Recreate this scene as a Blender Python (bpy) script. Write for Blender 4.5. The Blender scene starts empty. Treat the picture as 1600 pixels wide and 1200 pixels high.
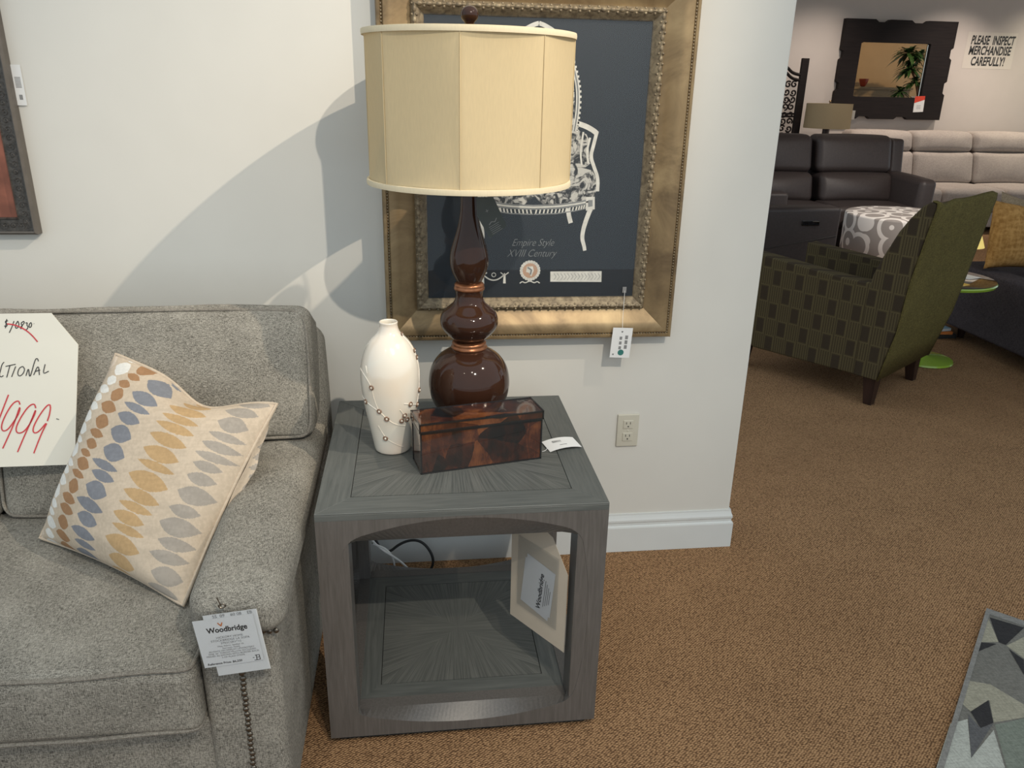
import bpy, bmesh, math, random
from mathutils import Vector, Matrix, noise
R = math.radians
PI = math.pi
SC = bpy.context.scene
COL = SC.collection
random.seed(7)

# ------------------------------------------------------------------ materials
def mat(name):
    m = bpy.data.materials.new(name); m.use_nodes = True
    nt = m.node_tree; nt.nodes.clear()
    out = nt.nodes.new('ShaderNodeOutputMaterial')
    return m, nt, out

def nd(nt, t, **kw):
    n = nt.nodes.new(t)
    for k, v in kw.items():
        if k in n.inputs: n.inputs[k].default_value = v
        else: setattr(n, k, v)
    return n

def srgb(r, g, b):
    f = lambda c: (c / 255 / 12.92) if c / 255 <= .04045 else ((c / 255 + .055) / 1.055) ** 2.4
    return (f(r), f(g), f(b), 1)

def ramp(nt, fac, stops, interp='LINEAR'):
    r = nt.nodes.new('ShaderNodeValToRGB'); r.color_ramp.interpolation = interp
    e = r.color_ramp.elements
    e[0].position, e[0].color = stops[0]; e[1].position, e[1].color = stops[-1]
    for p, c in stops[1:-1]:
        x = e.new(p); x.color = c
    nt.links.new(fac, r.inputs[0]); return r.outputs[0]

def coords(nt, scale=(1, 1, 1), rot=(0, 0, 0), kind='Object', loc=(0, 0, 0)):
    tc = nt.nodes.new('ShaderNodeTexCoord'); mp = nt.nodes.new('ShaderNodeMapping')
    mp.inputs['Scale'].default_value = scale; mp.inputs['Rotation'].default_value = rot; mp.inputs['Location'].default_value = loc
    nt.links.new(tc.outputs[kind], mp.inputs[0]); return mp.outputs[0]

def noise_n(nt, vec, scale, detail=2, rough=.5, dist=0):
    n = nd(nt, 'ShaderNodeTexNoise', Scale=scale, Detail=detail, Roughness=rough, Distortion=dist)
    nt.links.new(vec, n.inputs['Vector']); return n.outputs[0]

def mathn(nt, op, a, b=None):
    n = nt.nodes.new('ShaderNodeMath'); n.operation = op
    for i, v in enumerate((a, b)):
        if v is None: continue
        if isinstance(v, (int, float)): n.inputs[i].default_value = v
        else: nt.links.new(v, n.inputs[i])
    return n.outputs[0]

def finish(nt, out, col=None, rough=.6, metal=0, spec=.5, bump=None, bstr=.3, bdist=.002, coat=0, sheen=0, base=None, emit=None, estr=0):
    p = nt.nodes.new('ShaderNodeBsdfPrincipled')
    if base is not None: p.inputs['Base Color'].default_value = base
    if col is not None: nt.links.new(col, p.inputs['Base Color'])
    if isinstance(rough, (int, float)): p.inputs['Roughness'].default_value = rough
    else: nt.links.new(rough, p.inputs['Roughness'])
    p.inputs['Metallic'].default_value = metal
    p.inputs['Specular IOR Level'].default_value = spec
    p.inputs['Coat Weight'].default_value = coat; p.inputs['Coat Roughness'].default_value = .03
    p.inputs['Sheen Weight'].default_value = sheen
    if emit: p.inputs['Emission Color'].default_value = emit; p.inputs['Emission Strength'].default_value = estr
    if bump is not None:
        b = nd(nt, 'ShaderNodeBump', Strength=bstr, Distance=bdist)
        nt.links.new(bump, b.inputs['Height']); nt.links.new(b.outputs[0], p.inputs['Normal'])
    nt.links.new(p.outputs[0], out.inputs[0]); return p

def plain(name, c, rough=.6, metal=0, spec=.5, coat=0, var=.08, vscale=40, bstr=.08, bdist=.001, emit=None, estr=0, sheen=0):
    m, nt, out = mat(name)
    v = coords(nt); n = noise_n(nt, v, vscale, 3)
    lo = tuple(x * (1 - var) for x in c[:3]) + (1,); hi = tuple(min(1, x * (1 + var)) for x in c[:3]) + (1,)
    col = ramp(nt, n, [(.3, lo), (.7, hi)])
    finish(nt, out, col, rough, metal, spec, n, bstr, bdist, coat, emit=emit, estr=estr, sheen=sheen); return m

def fabric(name, c1, c2, s=420, bstr=.5, bdist=.0015, blot=.12, sheen=.0):
    m, nt, out = mat(name)
    a = noise_n(nt, coords(nt, (.16, 1, 1)), s, 2); b = noise_n(nt, coords(nt, (1, .16, 1)), s, 2); c = noise_n(nt, coords(nt, (1, 1, .16)), s, 2)
    t = mathn(nt, 'MULTIPLY', mathn(nt, 'ADD', mathn(nt, 'ADD', a, b), c), 1 / 3)
    w = mathn(nt, 'ADD', t, mathn(nt, 'MULTIPLY', mathn(nt, 'SUBTRACT', noise_n(nt, coords(nt), 9, 3), .5), blot))
    col = ramp(nt, w, [(.40, c1), (.60, c2)])
    finish(nt, out, col, .92, 0, .15, t, bstr, bdist, sheen=sheen); return m

def wood(name, c1, c2, axis=0, scale=26, rough=.45, spec=.4, rot=(0, 0, 0)):
    m, nt, out = mat(name)
    st = [1, 1, 1]; st[axis] = .06
    v = coords(nt, tuple(st), rot); n = noise_n(nt, v, scale * 5, 4, .6, .4)
    w = noise_n(nt, coords(nt), 5, 2)
    f = mathn(nt, 'ADD', n, mathn(nt, 'MULTIPLY', mathn(nt, 'SUBTRACT', w, .5), .25))
    col = ramp(nt, f, [(.3, c1), (.72, c2)])
    finish(nt, out, col, rough, 0, spec, n, .15, .0006); return m

def sunburst(name, c1, c2, rough=.42):
    m, nt, out = mat(name)
    tc = nt.nodes.new('ShaderNodeTexCoord'); sp = nt.nodes.new('ShaderNodeSeparateXYZ'); nt.links.new(tc.outputs['Object'], sp.inputs[0])
    x, y = mathn(nt, 'ABSOLUTE', sp.outputs[0]), mathn(nt, 'ABSOLUTE', sp.outputs[1])
    hi, lo = mathn(nt, 'MAXIMUM', x, y), mathn(nt, 'MINIMUM', x, y)
    # four mitred wedges, the grain of each leaf fanning out of the centre
    ang = mathn(nt, 'DIVIDE', lo, mathn(nt, 'ADD', hi, .10))
    cb = nt.nodes.new('ShaderNodeCombineXYZ')
    nt.links.new(mathn(nt, 'MULTIPLY', ang, 2.2), cb.inputs[0]); nt.links.new(mathn(nt, 'MULTIPLY', hi, .16), cb.inputs[1])
    side = mathn(nt, 'GREATER_THAN', x, y); nt.links.new(mathn(nt, 'MULTIPLY', side, 3.7), cb.inputs[2])
    n = noise_n(nt, cb.outputs[0], 46, 4, .6, .2)
    col = ramp(nt, n, [(.32, c1), (.7, c2)])
    finish(nt, out, col, rough, 0, .4, n, .12, .0005); return m

M = {}
M['wall'] = plain('wall_paint', (.655, .635, .585, 1), .75, var=.015, vscale=6, spec=.25, bstr=.05)
M['wall_far'] = plain('far_wall_paint', (.58, .525, .485, 1), .8, var=.015, vscale=6, spec=.2)
M['tan'] = plain('tan_wall_paint', (.50, .34, .19, 1), .8, var=.03, vscale=4)
M['ceil'] = plain('ceiling_paint', (.6, .57, .52, 1), .9, var=.02)
M['trim'] = plain('white_trim_paint', (.66, .68, .67, 1), .4, var=.02, vscale=8, spec=.45)
M['ivory'] = plain('ivory_plastic', (.56, .53, .44, 1), .35, var=.02)
M['slot'] = plain('dark_slot', (.03, .028, .025, 1), .6)

def carpet():
    m, nt, out = mat('brown_loop_carpet')
    v = coords(nt, (1, 1.5, 1), (0, 0, R(38)))
    vo = nd(nt, 'ShaderNodeTexVoronoi', Scale=135); vo.feature = 'F1'; vo.inputs['Randomness'].default_value = .4
    nt.links.new(v, vo.inputs['Vector'])
    n = noise_n(nt, coords(nt), 3.5, 4, .6); n2 = noise_n(nt, coords(nt), 260, 2)
    f = mathn(nt, 'SUBTRACT', 1.0, mathn(nt, 'MULTIPLY', vo.outputs['Distance'], 1.45))
    f2 = mathn(nt, 'ADD', mathn(nt, 'MULTIPLY', f, .75), mathn(nt, 'MULTIPLY', mathn(nt, 'ADD', n, n2), .16))
    col = ramp(nt, f2, [(.20, (.11, .060, .031, 1)), (.48, (.345, .197, .100, 1)), (.82, (.565, .345, .182, 1))])
    finish(nt, out, col, .95, 0, .08, f, .7, .004); return m
M['carpet'] = carpet()
M['sofa'] = fabric('grey_linen_upholstery', srgb(80, 77, 71), srgb(171, 166, 155), 780)
M['piping'] = fabric('grey_linen_piping', srgb(104, 99, 91), srgb(150, 144, 134), 620)
M['nail'] = plain('antique_nickel', (.17, .15, .125, 1), .3, .9, var=.2, vscale=200)
M['card'] = plain('white_card', (.74, .74, .73, 1), .6, var=.01)
M['board'] = plain('cream_card_board', (.73, .70, .61, 1), .6, var=.015, vscale=8)
M['beige_card'] = plain('beige_card', (.60, .53, .43, 1), .6, var=.03, vscale=15)
M['ink'] = plain('black_ink', (.02, .02, .021, 1), .6)
M['grey_ink'] = plain('grey_ink', (.22, .22, .22, 1), .6)
M['red_ink'] = plain('red_marker', (.55, .045, .055, 1), .6)
M['teal'] = plain('teal_sticker', (.03, .17, .15, 1), .5)
M['orange_ink'] = plain('orange_ink', (.6, .2, .07, 1), .5)
G1, G2 = srgb(80, 83, 81), srgb(100, 102, 99)
M['wood_x'] = wood('grey_washed_oak_along', G1, G2, 0)
M['wood_y'] = wood('grey_washed_oak_across', G1, G2, 1)
M['wood_z'] = wood('grey_washed_oak_upright', srgb(84, 81, 78), srgb(100, 96, 93), 2, 40, .3, .55)
M['burst'] = sunburst('grey_oak_sunburst_veneer', srgb(70, 73, 71), srgb(106, 107, 103))
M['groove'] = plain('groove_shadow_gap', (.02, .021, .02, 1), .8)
M['choc'] = plain('chocolate_glaze', (.036, .015, .009, 1), .07, coat=0, var=.10, vscale=14, spec=.38, bstr=.0)
M['copper'] = plain('copper_band', (.30, .125, .06, 1), .32, .75, var=.25, vscale=60)
def vaseglaze():
    m, nt, out = mat('pearl_cream_glaze')
    n = noise_n(nt, coords(nt), 7, 2)
    col = ramp(nt, n, [(.3, srgb(226, 212, 193)), (.5, srgb(224, 217, 203)), (.7, srgb(228, 210, 193))])
    finish(nt, out, col, .16, 0, .6, coat=.8); return m
M['vase'] = vaseglaze()
M['bloom'] = plain('brown_blossom_glaze', (.20, .115, .07, 1), .3, var=.4, vscale=150, coat=.5)

def shade_fabric(name, c, tr=.35):
    m, nt, out = mat(name)
    v = coords(nt, (1, 1, .15)); n = noise_n(nt, v, 300, 2)
    col = ramp(nt, n, [(.3, tuple(x * .95 for x in c[:3]) + (1,)), (.7, c)])
    d = nt.nodes.new('ShaderNodeBsdfDiffuse'); t = nt.nodes.new('ShaderNodeBsdfTranslucent'); mx = nt.nodes.new('ShaderNodeMixShader')
    mx.inputs[0].default_value = tr
    nt.links.new(col, d.inputs[0]); nt.links.new(col, t.inputs[0]); nt.links.new(d.outputs[0], mx.inputs[1]); nt.links.new(t.outputs[0], mx.inputs[2])
    nt.links.new(mx.outputs[0], out.inputs[0]); return m
M['shade'] = shade_fabric('cream_silk_shade', srgb(221, 203, 165), .30)
M['shade_trim'] = shade_fabric('cream_shade_trim', srgb(228, 214, 184), .1)
M['shade_far'] = shade_fabric('taupe_shade', srgb(190, 172, 140), .3)

def shell():
    m, nt, out = mat('tortoise_pen_shell_inlay')
    v = coords(nt, (1, 1, 1), (0, R(20), 0))
    vo = nd(nt, 'ShaderNodeTexVoronoi', Scale=17); vo.feature = 'F1'
    dis = noise_n(nt, v, 12, 3, .6)
    mxv = nt.nodes.new('ShaderNodeMixRGB'); mxv.inputs[0].default_value = .045
    nt.links.new(v, mxv.inputs[1])
    nn = nd(nt, 'ShaderNodeTexNoise', Scale=9, Detail=3); nt.links.new(v, nn.inputs['Vector']); nt.links.new(nn.outputs[1], mxv.inputs[2])
    nt.links.new(mxv.outputs[0], vo.inputs['Vector'])
    sp = nt.nodes.new('ShaderNodeSeparateXYZ'); nt.links.new(vo.outputs['Color'], sp.inputs[0])
    fine = noise_n(nt, coords(nt, (1, 1, .25), (0, R(35), 0)), 60, 4, .7, 1.5)
    f = mathn(nt, 'ADD', mathn(nt, 'MULTIPLY', sp.outputs[0], .30), mathn(nt, 'MULTIPLY', mathn(nt, 'ADD', mathn(nt, 'MULTIPLY', dis, 1.9), mathn(nt, 'MULTIPLY', fine, .8)), .42))
    col = ramp(nt, f, [(.54, (.007, .006, .006, 1)), (.65, (.020, .008, .006, 1)), (.79, (.058, .017, .009, 1)), (1.0, (.18, .06, .02, 1))])
    finish(nt, out, col, .12, 0, .6, coat=.9); return m
M['shell'] = shell()
M['lacquer'] = plain('black_lacquer', (.012, .012, .013, 1), .15, coat=.6)

def goldleaf(name, c1, c2, c3, metal=.55, rough=.42, sc=9):
    m, nt, out = mat(name)
    n = noise_n(nt, coords(nt), sc, 5, .65, .6)
    col = ramp(nt, n, [(.3, c1), (.5, c2), (.72, c3)])
    finish(nt, out, col, rough, metal, .5, n, .15, .001); return m
M['gold'] = goldleaf('antique_gold_leaf', srgb(98, 80, 58), srgb(140, 118, 86), srgb(168, 145, 108), .45, .42, 6)
M['gilt'] = goldleaf('tarnished_gilt', srgb(88, 78, 64), srgb(128, 114, 92), srgb(156, 142, 116), .35, .55, 60)
M['print'] = plain('navy_print', (.011, .017, .024, 1), .5, var=.03, vscale=5, bstr=0)
M['white_print'] = plain('white_print', (.62, .61, .56, 1), .7, var=.1, vscale=60)
M['grey_print'] = plain('grey_print', (.20, .21, .21, 1), .7, var=.1)
M['peach_print'] = plain('peach_print', (.45, .29, .20, 1), .7)
def tapestry():
    m, nt, out = mat('black_white_tapestry_print')
    n = noise_n(nt, coords(nt), 34, 3, .6, 1.6)
    col = ramp(nt, n, [(.44, (.02, .024, .028, 1)), (.50, (.16, .16, .155, 1)), (.58, (.50, .49, .45, 1))])
    finish(nt, out, col, .7); return m
M['tapestry'] = tapestry()
def glass(name, rough=.02, ior=1.5, tint=(1, 1, 1, 1), k=1.0):
    m, nt, out = mat(name)
    fr = nd(nt, 'ShaderNodeFresnel', IOR=ior); t = nt.nodes.new('ShaderNodeBsdfTransparent'); t.inputs[0].default_value = tint
    g = nd(nt, 'ShaderNodeBsdfGlossy', Roughness=rough); mx = nt.nodes.new('ShaderNodeMixShader')
    ge = nt.nodes.new('ShaderNodeNewGeometry')
    f = mathn(nt, 'MULTIPLY', mathn(nt, 'MULTIPLY', fr.outputs[0], k), mathn(nt, 'SUBTRACT', 1.0, ge.outputs['Backfacing']))
    nt.links.new(f, mx.inputs[0]); nt.links.new(t.outputs[0], mx.inputs[1]); nt.links.new(g.outputs[0], mx.inputs[2]); nt.links.new(mx.outputs[0], out.inputs[0]); return m
M['glass'] = glass('picture_glass', 0, 1.5, k=.7)
M['sleeve'] = glass('clear_plastic_sleeve', .12, 1.4, (.93, .94, .95, 1), 1.2)
M['mirror'] = (lambda t: (finish(t[1], t[2], base=(.80, .76, .70, 1), rough=.01, metal=1), t[0])[1])(mat('mirror_silver'))
M['bronze'] = plain('embossed_bronze', (.062, .056, .05, 1), .5, .3, var=.35, vscale=90, bstr=.8, bdist=.003)
M['bronze_edge'] = plain('dull_bronze_edge', (.12, .105, .09, 1), .5, .2, var=.1)
M['red_canvas'] = plain('red_ochre_canvas', (.26, .09, .055, 1), .7, var=.35, vscale=16, bstr=.3)
# far showroom
M['leather'] = plain('dark_brown_leather', (.050, .038, .036, 1), .5, var=.12, vscale=60, bstr=.25, bdist=.002)
M['grey_uph'] = fabric('pale_grey_upholstery', srgb(160, 150, 143), srgb(186, 176, 168), 200, .2)
M['blue_uph'] = fabric('slate_upholstery', srgb(58, 53, 55), srgb(86, 79, 82), 300, .25)
M['mustard'] = fabric('mustard_velvet', srgb(150, 108, 58), srgb(188, 144, 86), 60, .2)
M['taupe'] = fabric('taupe_cushion', srgb(132, 114, 92), srgb(160, 142, 118), 160, .2)
M['black_wood'] = wood('black_stained_wood', (.010, .007, .007, 1), (.018, .013, .012, 1), 0, 12, .6, .2)
M['leg_wood'] = wood('dark_walnut_leg', (.02, .010, .008, 1), (.045, .022, .016, 1), 2, 12, .35)
M['lime'] = plain('lime_lacquer', (.30, .46, .045, 1), .25, coat=.5, var=.03)
M['dark_glass'] = plain('dark_glass_top', (.04, .034, .028, 1), .05, coat=1)
M['yellow_shade'] = plain('lit_yellow_shade', (.8, .62, .18, 1), .6, emit=(1, .72, .2, 1), estr=.45)
M['sky_card'] = plain('pale_blue_card', (.28, .42, .52, 1), .5)
M['orange_card'] = plain('orange_card', (.70, .22, .05, 1), .5)
M['red_card'] = plain('red_tag_card', (.62, .05, .02, 1), .5)
M['leaf'] = plain('dark_green_leaf', (.035, .085, .03, 1), .35, var=.5, vscale=20)
M['trunk'] = plain('brown_trunk', (.20, .09, .05, 1), .7)
M['terracotta'] = plain('red_terracotta', (.33, .05, .025, 1), .4)
M['cabinet'] = wood('washed_cabinet_wood', srgb(120, 100, 72), srgb(150, 128, 96), 0, 8)
M['olive'] = fabric('olive_plain_weave', srgb(76, 69, 39), srgb(110, 100, 58), 300, .3)
def squares():
    m, nt, out = mat('olive_squares_weave')
    tc = nt.nodes.new('ShaderNodeTexCoord'); sp = nt.nodes.new('ShaderNodeSeparateXYZ'); nt.links.new(tc.outputs['Object'], sp.inputs[0])
    s = mathn(nt, 'MULTIPLY', mathn(nt, 'ADD', sp.outputs[0], sp.outputs[1]), 15.0); z = mathn(nt, 'MULTIPLY', sp.outputs[2], 5.4)
    col_i = mathn(nt, 'FLOOR', s); zz = mathn(nt, 'ADD', z, mathn(nt, 'MULTIPLY', mathn(nt, 'MODULO', mathn(nt, 'ABSOLUTE', col_i), 2.0), .5))
    u = mathn(nt, 'ABSOLUTE', mathn(nt, 'SUBTRACT', mathn(nt, 'FRACT', s), .5)); w = mathn(nt, 'ABSOLUTE', mathn(nt, 'SUBTRACT', mathn(nt, 'FRACT', zz), .5))
    d = mathn(nt, 'MAXIMUM', u, mathn(nt, 'MULTIPLY', w, 1.6))
    inner = mathn(nt, 'LESS_THAN', d, .31); ring = mathn(nt, 'MULTIPLY', mathn(nt, 'LESS_THAN', d, .42), mathn(nt, 'GREATER_THAN', d, .36))
    stripe = mathn(nt, 'MULTIPLY', mathn(nt, 'GREATER_THAN', mathn(nt, 'SINE', mathn(nt, 'MULTIPLY', s, 31.4)), .2), mathn(nt, 'GREATER_THAN', d, .42))
    lines = mathn(nt, 'MAXIMUM', ring, stripe)
    n = noise_n(nt, coords(nt), 220, 2)
    f = mathn(nt, 'ADD', mathn(nt, 'SUBTRACT', mathn(nt, 'ADD', .45, mathn(nt, 'MULTIPLY', lines, .42)), mathn(nt, 'MULTIPLY', inner, .3)), mathn(nt, 'MULTIPLY', mathn(nt, 'SUBTRACT', n, .5), .4))
    c = ramp(nt, f, [(.1, srgb(63, 54, 44)), (.45, srgb(72, 63, 47)), (.9, srgb(94, 84, 60))])
    finish(nt, out, c, .9, 0, .1); return m
M['squares'] = squares()
def circles():
    m, nt, out = mat('white_grey_circle_weave')
    vo = nd(nt, 'ShaderNodeTexVoronoi', Scale=4.9); vo.feature = 'F1'; vo.inputs['Randomness'].default_value = .45
    nt.links.new(coords(nt), vo.inputs['Vector'])
    d = vo.outputs['Distance']; w = mathn(nt, 'SINE', mathn(nt, 'MULTIPLY', d, 14.0))
    c = ramp(nt, w, [(.30, srgb(168, 159, 153)), (.44, srgb(246, 238, 231))])
    finish(nt, out, c, .9, 0, .1); return m
M['circles'] = circles()
for k, c in dict(r_base=(112, 110, 104), r_dark=(52, 51, 52), r_cream=(150, 146, 130), r_slate=(92, 92, 93), r_pale=(168, 170, 162), r_sage=(118, 124, 114), r_edge=(128, 126, 122)).items():
    M[k] = fabric('rug_' + k[2:], tuple(x * .8 for x in srgb(*c)[:3]) + (1,), tuple(x * 1.15 for x in srgb(*c)[:3]) + (1,), 240, .5)
for k, c in dict(p_base=(196, 180, 160), p_white=(222, 220, 214), p_tan=(160, 124, 92), p_blue=(128, 130, 136), p_gold=(184, 154, 114), p_grey=(160, 152, 142), p_pink=(214, 198, 180)).items():
    lo = tuple(x * .86 for x in srgb(*c)[:3]) + (1,)
    M[k] = fabric('pillow_' + k[2:], lo, srgb(*c), 150, .25, .001, .5)

# ------------------------------------------------------------------ mesh builder
class MB:
    def __init__(s): s.v = []; s.f = []; s.m = []
    def add(s, verts, faces, mi=0):
        o = len(s.v); s.v += [Vector(p) for p in verts]; s.f += [tuple(i + o for i in f) for f in faces]; s.m += [mi] * len(faces); return s
    def box(s, x0, x1, y0, y1, z0, z1, mi=0):
        v = [(x, y, z) for z in (z0, z1) for y in (y0, y1) for x in (x0, x1)]
        return s.add(v, [(0, 2, 3, 1), (4, 5, 7, 6), (0, 1, 5, 4), (2, 6, 7, 3), (0, 4, 6, 2), (1, 3, 7, 5)], mi)
    def prism(s, pts, off, mi=0):
        n = len(pts); off = Vector(off); v = [Vector(p) for p in pts] + [Vector(p) + off for p in pts]
        return s.add(v, [tuple(range(n))[::-1], tuple(range(n, 2 * n))] + [(i, (i + 1) % n, n + (i + 1) % n, n + i) for i in range(n)], mi)
    def lathe(s, prof, n=48, c=(0, 0, 0), mi=0, cap=True):
        o = []; c = Vector(c)
        for r, z in prof:
            for k in range(n): o.append(c + Vector((r * math.cos(2 * PI * k / n), r * math.sin(2 * PI * k / n), z)))
        f = [(i * n + k, i * n + (k + 1) % n, (i + 1) * n + (k + 1) % n, (i + 1) * n + k) for i in range(len(prof) - 1) for k in range(n)]
        if cap: f += [tuple(range(n))[::-1], tuple((len(prof) - 1) * n + k for k in range(n))]
        return s.add(o, f, mi)
    def tube(s, pts, r, n=8, closed=False, mi=0):
        pts = [Vector(p) for p in pts]; L = len(pts); o = []
        rr = r if isinstance(r, (list, tuple)) else [r] * L
        up = None
        for i in range(L):
            a = pts[(i - 1) % L] if (closed or i > 0) else pts[i]; b = pts[(i + 1) % L] if (closed or i < L - 1) else pts[i]
            t = (b - a).normalized()
            if up is None: up = t.orthogonal().normalized()
            up = (up - t * up.dot(t)); up = up.normalized() if up.length > 1e-6 else t.orthogonal().normalized()
            w = t.cross(up)
            for k in range(n): o.append(pts[i] + rr[i] * (up * math.cos(2 * PI * k / n) + w * math.sin(2 * PI * k / n)))
        f = [(i * n + k, i * n + (k + 1) % n, ((i + 1) % L) * n + (k + 1) % n, ((i + 1) % L) * n + k) for i in range(L if closed else L - 1) for k in range(n)]
        if not closed: f += [tuple(range(n))[::-1], tuple((L - 1) * n + k for k in range(n))]
        return s.add(o, f, mi)
    def ball(s, c, r, n=12, sc=(1, 1, 1), mi=0):
        c = Vector(c); m = max(4, n // 2); o = [c + Vector((0, 0, -r * sc[2]))]
        for i in range(1, m):
            a = -PI / 2 + PI * i / m
            for k in range(n): o.append(c + Vector((r * sc[0] * math.cos(a) * math.cos(2 * PI * k / n), r * sc[1] * math.cos(a) * math.sin(2 * PI * k / n), r * sc[2] * math.sin(a))))
        o.append(c + Vector((0, 0, r * sc[2]))); T = len(o) - 1
        f = [(0, 1 + (k + 1) % n, 1 + k) for k in range(n)]
        f += [(1 + i * n + k, 1 + i * n + (k + 1) % n, 1 + (i + 1) * n + (k + 1) % n, 1 + (i + 1) * n + k) for i in range(m - 2) for k in range(n)]
        f += [(T, 1 + (m - 2) * n + k, 1 + (m - 2) * n + (k + 1) % n) for k in range(n)]
        return s.add(o, f, mi)
    def rbox(s, x0, x1, y0, y1, z0, z1, r=.03, crown=(0, 0, 0, 0, 0, 0), seg=10, deform=None, mi=0):
        """soft block; crown = bulge of -x,+x,-y,+y,-z,+z faces"""
        c = Vector(((x0 + x1) / 2, (y0 + y1) / 2, (z0 + z1) / 2)); h = Vector(((x1 - x0) / 2, (y1 - y0) / 2, (z1 - z0) / 2)); r = min(r, min(h) * .999)
        def ax(H):
            e = [math.tan(R(a)) * r for a in (45, 33, 20, 9, 0)]; inn = H - r
            return [-inn - x for x in e] + [-inn + 2 * inn * i / seg for i in range(1, seg)] + [inn + x for x in e[::-1]]
        A = [ax(h[i]) for i in range(3)]; key = {}; o = []; f = []
        def put(p):
            q = Vector([max(-(h[i] - r), min(h[i] - r, p[i])) for i in range(3)]); d = p - q
            if d.length > 1e-9: q = q + d.normalized() * r
            k = tuple(round(x, 6) for x in q)
            if k not in key:
                w = q.copy(); u = [max(-1, min(1, q[i] / h[i])) for i in range(3)]
                for i in range(3):
                    j, l = [t for t in range(3) if t != i]
                    b = (1 - u[j] ** 2) * (1 - u[l] ** 2)
                    w[i] += (crown[2 * i + 1] * max(0, u[i]) - crown[2 * i] * max(0, -u[i])) * b
                w += c
                if deform: w = Vector(deform(w))
                key[k] = len(o); o.append(w)
            return key[k]
        for i in range(3):
            j, l = (i + 1) % 3, (i + 2) % 3
            for sg in (-1, 1):
                for a in range(len(A[j]) - 1):
                    for b in range(len(A[l]) - 1):
                        q = []
                        for (da, db) in ((0, 0), (1, 0), (1, 1), (0, 1)):
                            p = Vector((0, 0, 0)); p[i] = sg * h[i]; p[j] = A[j][a + da]; p[l] = A[l][b + db]; q.append(put(p))
                        if len(set(q)) < 3: continue
                        q = list(dict.fromkeys(q)); f.append(tuple(q if sg > 0 else q[::-1]))
        return s.add(o, f, mi)
    def grid(s, fn, nu, nv, mi=0, mfn=None, flip=False):
        o = [fn(i / nu, j / nv) for j in range(nv + 1) for i in range(nu + 1)]; base = len(s.v)
        for j in range(nv):
            for i in range(nu):
                a = j * (nu + 1) + i; q = (a, a + 1, a + nu + 2, a + nu + 1)
                s.f.append(tuple(base + x for x in (q[::-1] if flip else q))); s.m.append(mfn((i + .5) / nu, (j + .5) / nv) if mfn else mi)
        s.v += [Vector(p) for p in o]; return s
    def xf(s, mtx, start=0):
        for i in range(start, len(s.v)): s.v[i] = mtx @ s.v[i]
        return s
    def build(s, name, mats, parent=None, smooth=True, bevel=0, seg=2, angle=40, world=True, label=None, merge=False):
        me = bpy.data.meshes.new(name)
        off = parent_loc(parent) if (parent and world) else Vector((0, 0, 0))
        me.from_pydata([p - off for p in s.v], [], s.f)
        mats = mats if isinstance(mats, (list, tuple)) else [mats]
        for x in mats: me.materials.append(x)
        me.polygons.foreach_set('material_index', s.m)
        bm = bmesh.new(); bm.from_mesh(me)
        if merge: bmesh.ops.remove_doubles(bm, verts=bm.verts, dist=1e-5)
        bmesh.ops.recalc_face_normals(bm, faces=bm.faces)
        if smooth:
            for f in bm.faces: f.smooth = True
            lim = R(angle)
            for e in bm.edges:
                if len(e.link_faces) == 2 and e.calc_face_angle(0) > lim: e.smooth = False
        bm.to_mesh(me); bm.free()
        o = bpy.data.objects.new(name, me); COL.objects.link(o)
        if parent: o.parent = parent
        if bevel:
            b = o.modifiers.new('bevel', 'BEVEL'); b.width = bevel; b.segments = seg; b.limit_method = 'ANGLE'; b.angle_limit = R(35)
        if label: o['label'] = label
        return o

def parent_loc(p):
    v = Vector((0, 0, 0))
    while p: v += p.location; p = p.parent
    return v
def tag(o, label, cat, group=None):
    o['label'] = label; o['category'] = cat
    if group: o['group'] = group
    return o
def thing(name, loc, label, cat, group=None, rz=0):
    o = bpy.data.objects.new(name, None); COL.objects.link(o); o.location = loc; o.rotation_euler = (0, 0, rz); o.empty_display_size = .05
    return tag(o, label, cat, group)
def struct(o): o['kind'] = 'structure'; return o

def basis(o, x, y):
    x = Vector(x).normalized(); y = Vector(y); y = (y - x * y.dot(x)).normalized(); z = x.cross(y)
    m = Matrix((x, y, z)).transposed().to_4x4(); m.translation = Vector(o); return m
def text_mesh(mb, body, size, mtx, shear=0, align='CENTER', sx=1, bold=0, spacing=1, mi=0, line=1.0):
    cu = bpy.data.curves.new('t', 'FONT'); cu.body = body; cu.size = size; cu.shear = shear; cu.align_x = align; cu.align_y = 'CENTER'
    cu.offset = bold; cu.space_character = spacing; cu.space_line = line; cu.resolution_u = 3
    o = bpy.data.objects.new('t', cu); COL.objects.link(o)
    dg = bpy.context.evaluated_depsgraph_get(); me = bpy.data.meshes.new_from_object(o.evaluated_get(dg))
    S = Matrix.Diagonal((sx, 1, 1, 1))
    mb.add([mtx @ S @ v.co for v in me.vertices], [tuple(p.vertices) for p in me.polygons], mi)
    bpy.data.objects.remove(o); bpy.data.curves.remove(cu); bpy.data.meshes.remove(me); return mb
def smooth_path(pts, it=2, closed=False):
    pts = [Vector(p) for p in pts]
    for _ in range(it):
        n = len(pts); q = [] if closed else [pts[0]]
        for i in range(n if closed else n - 1):
            a, b = pts[i], pts[(i + 1) % n]; q += [a * .75 + b * .25, a * .25 + b * .75]
        if not closed: q.append(pts[-1])
        pts = q
    return pts
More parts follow.
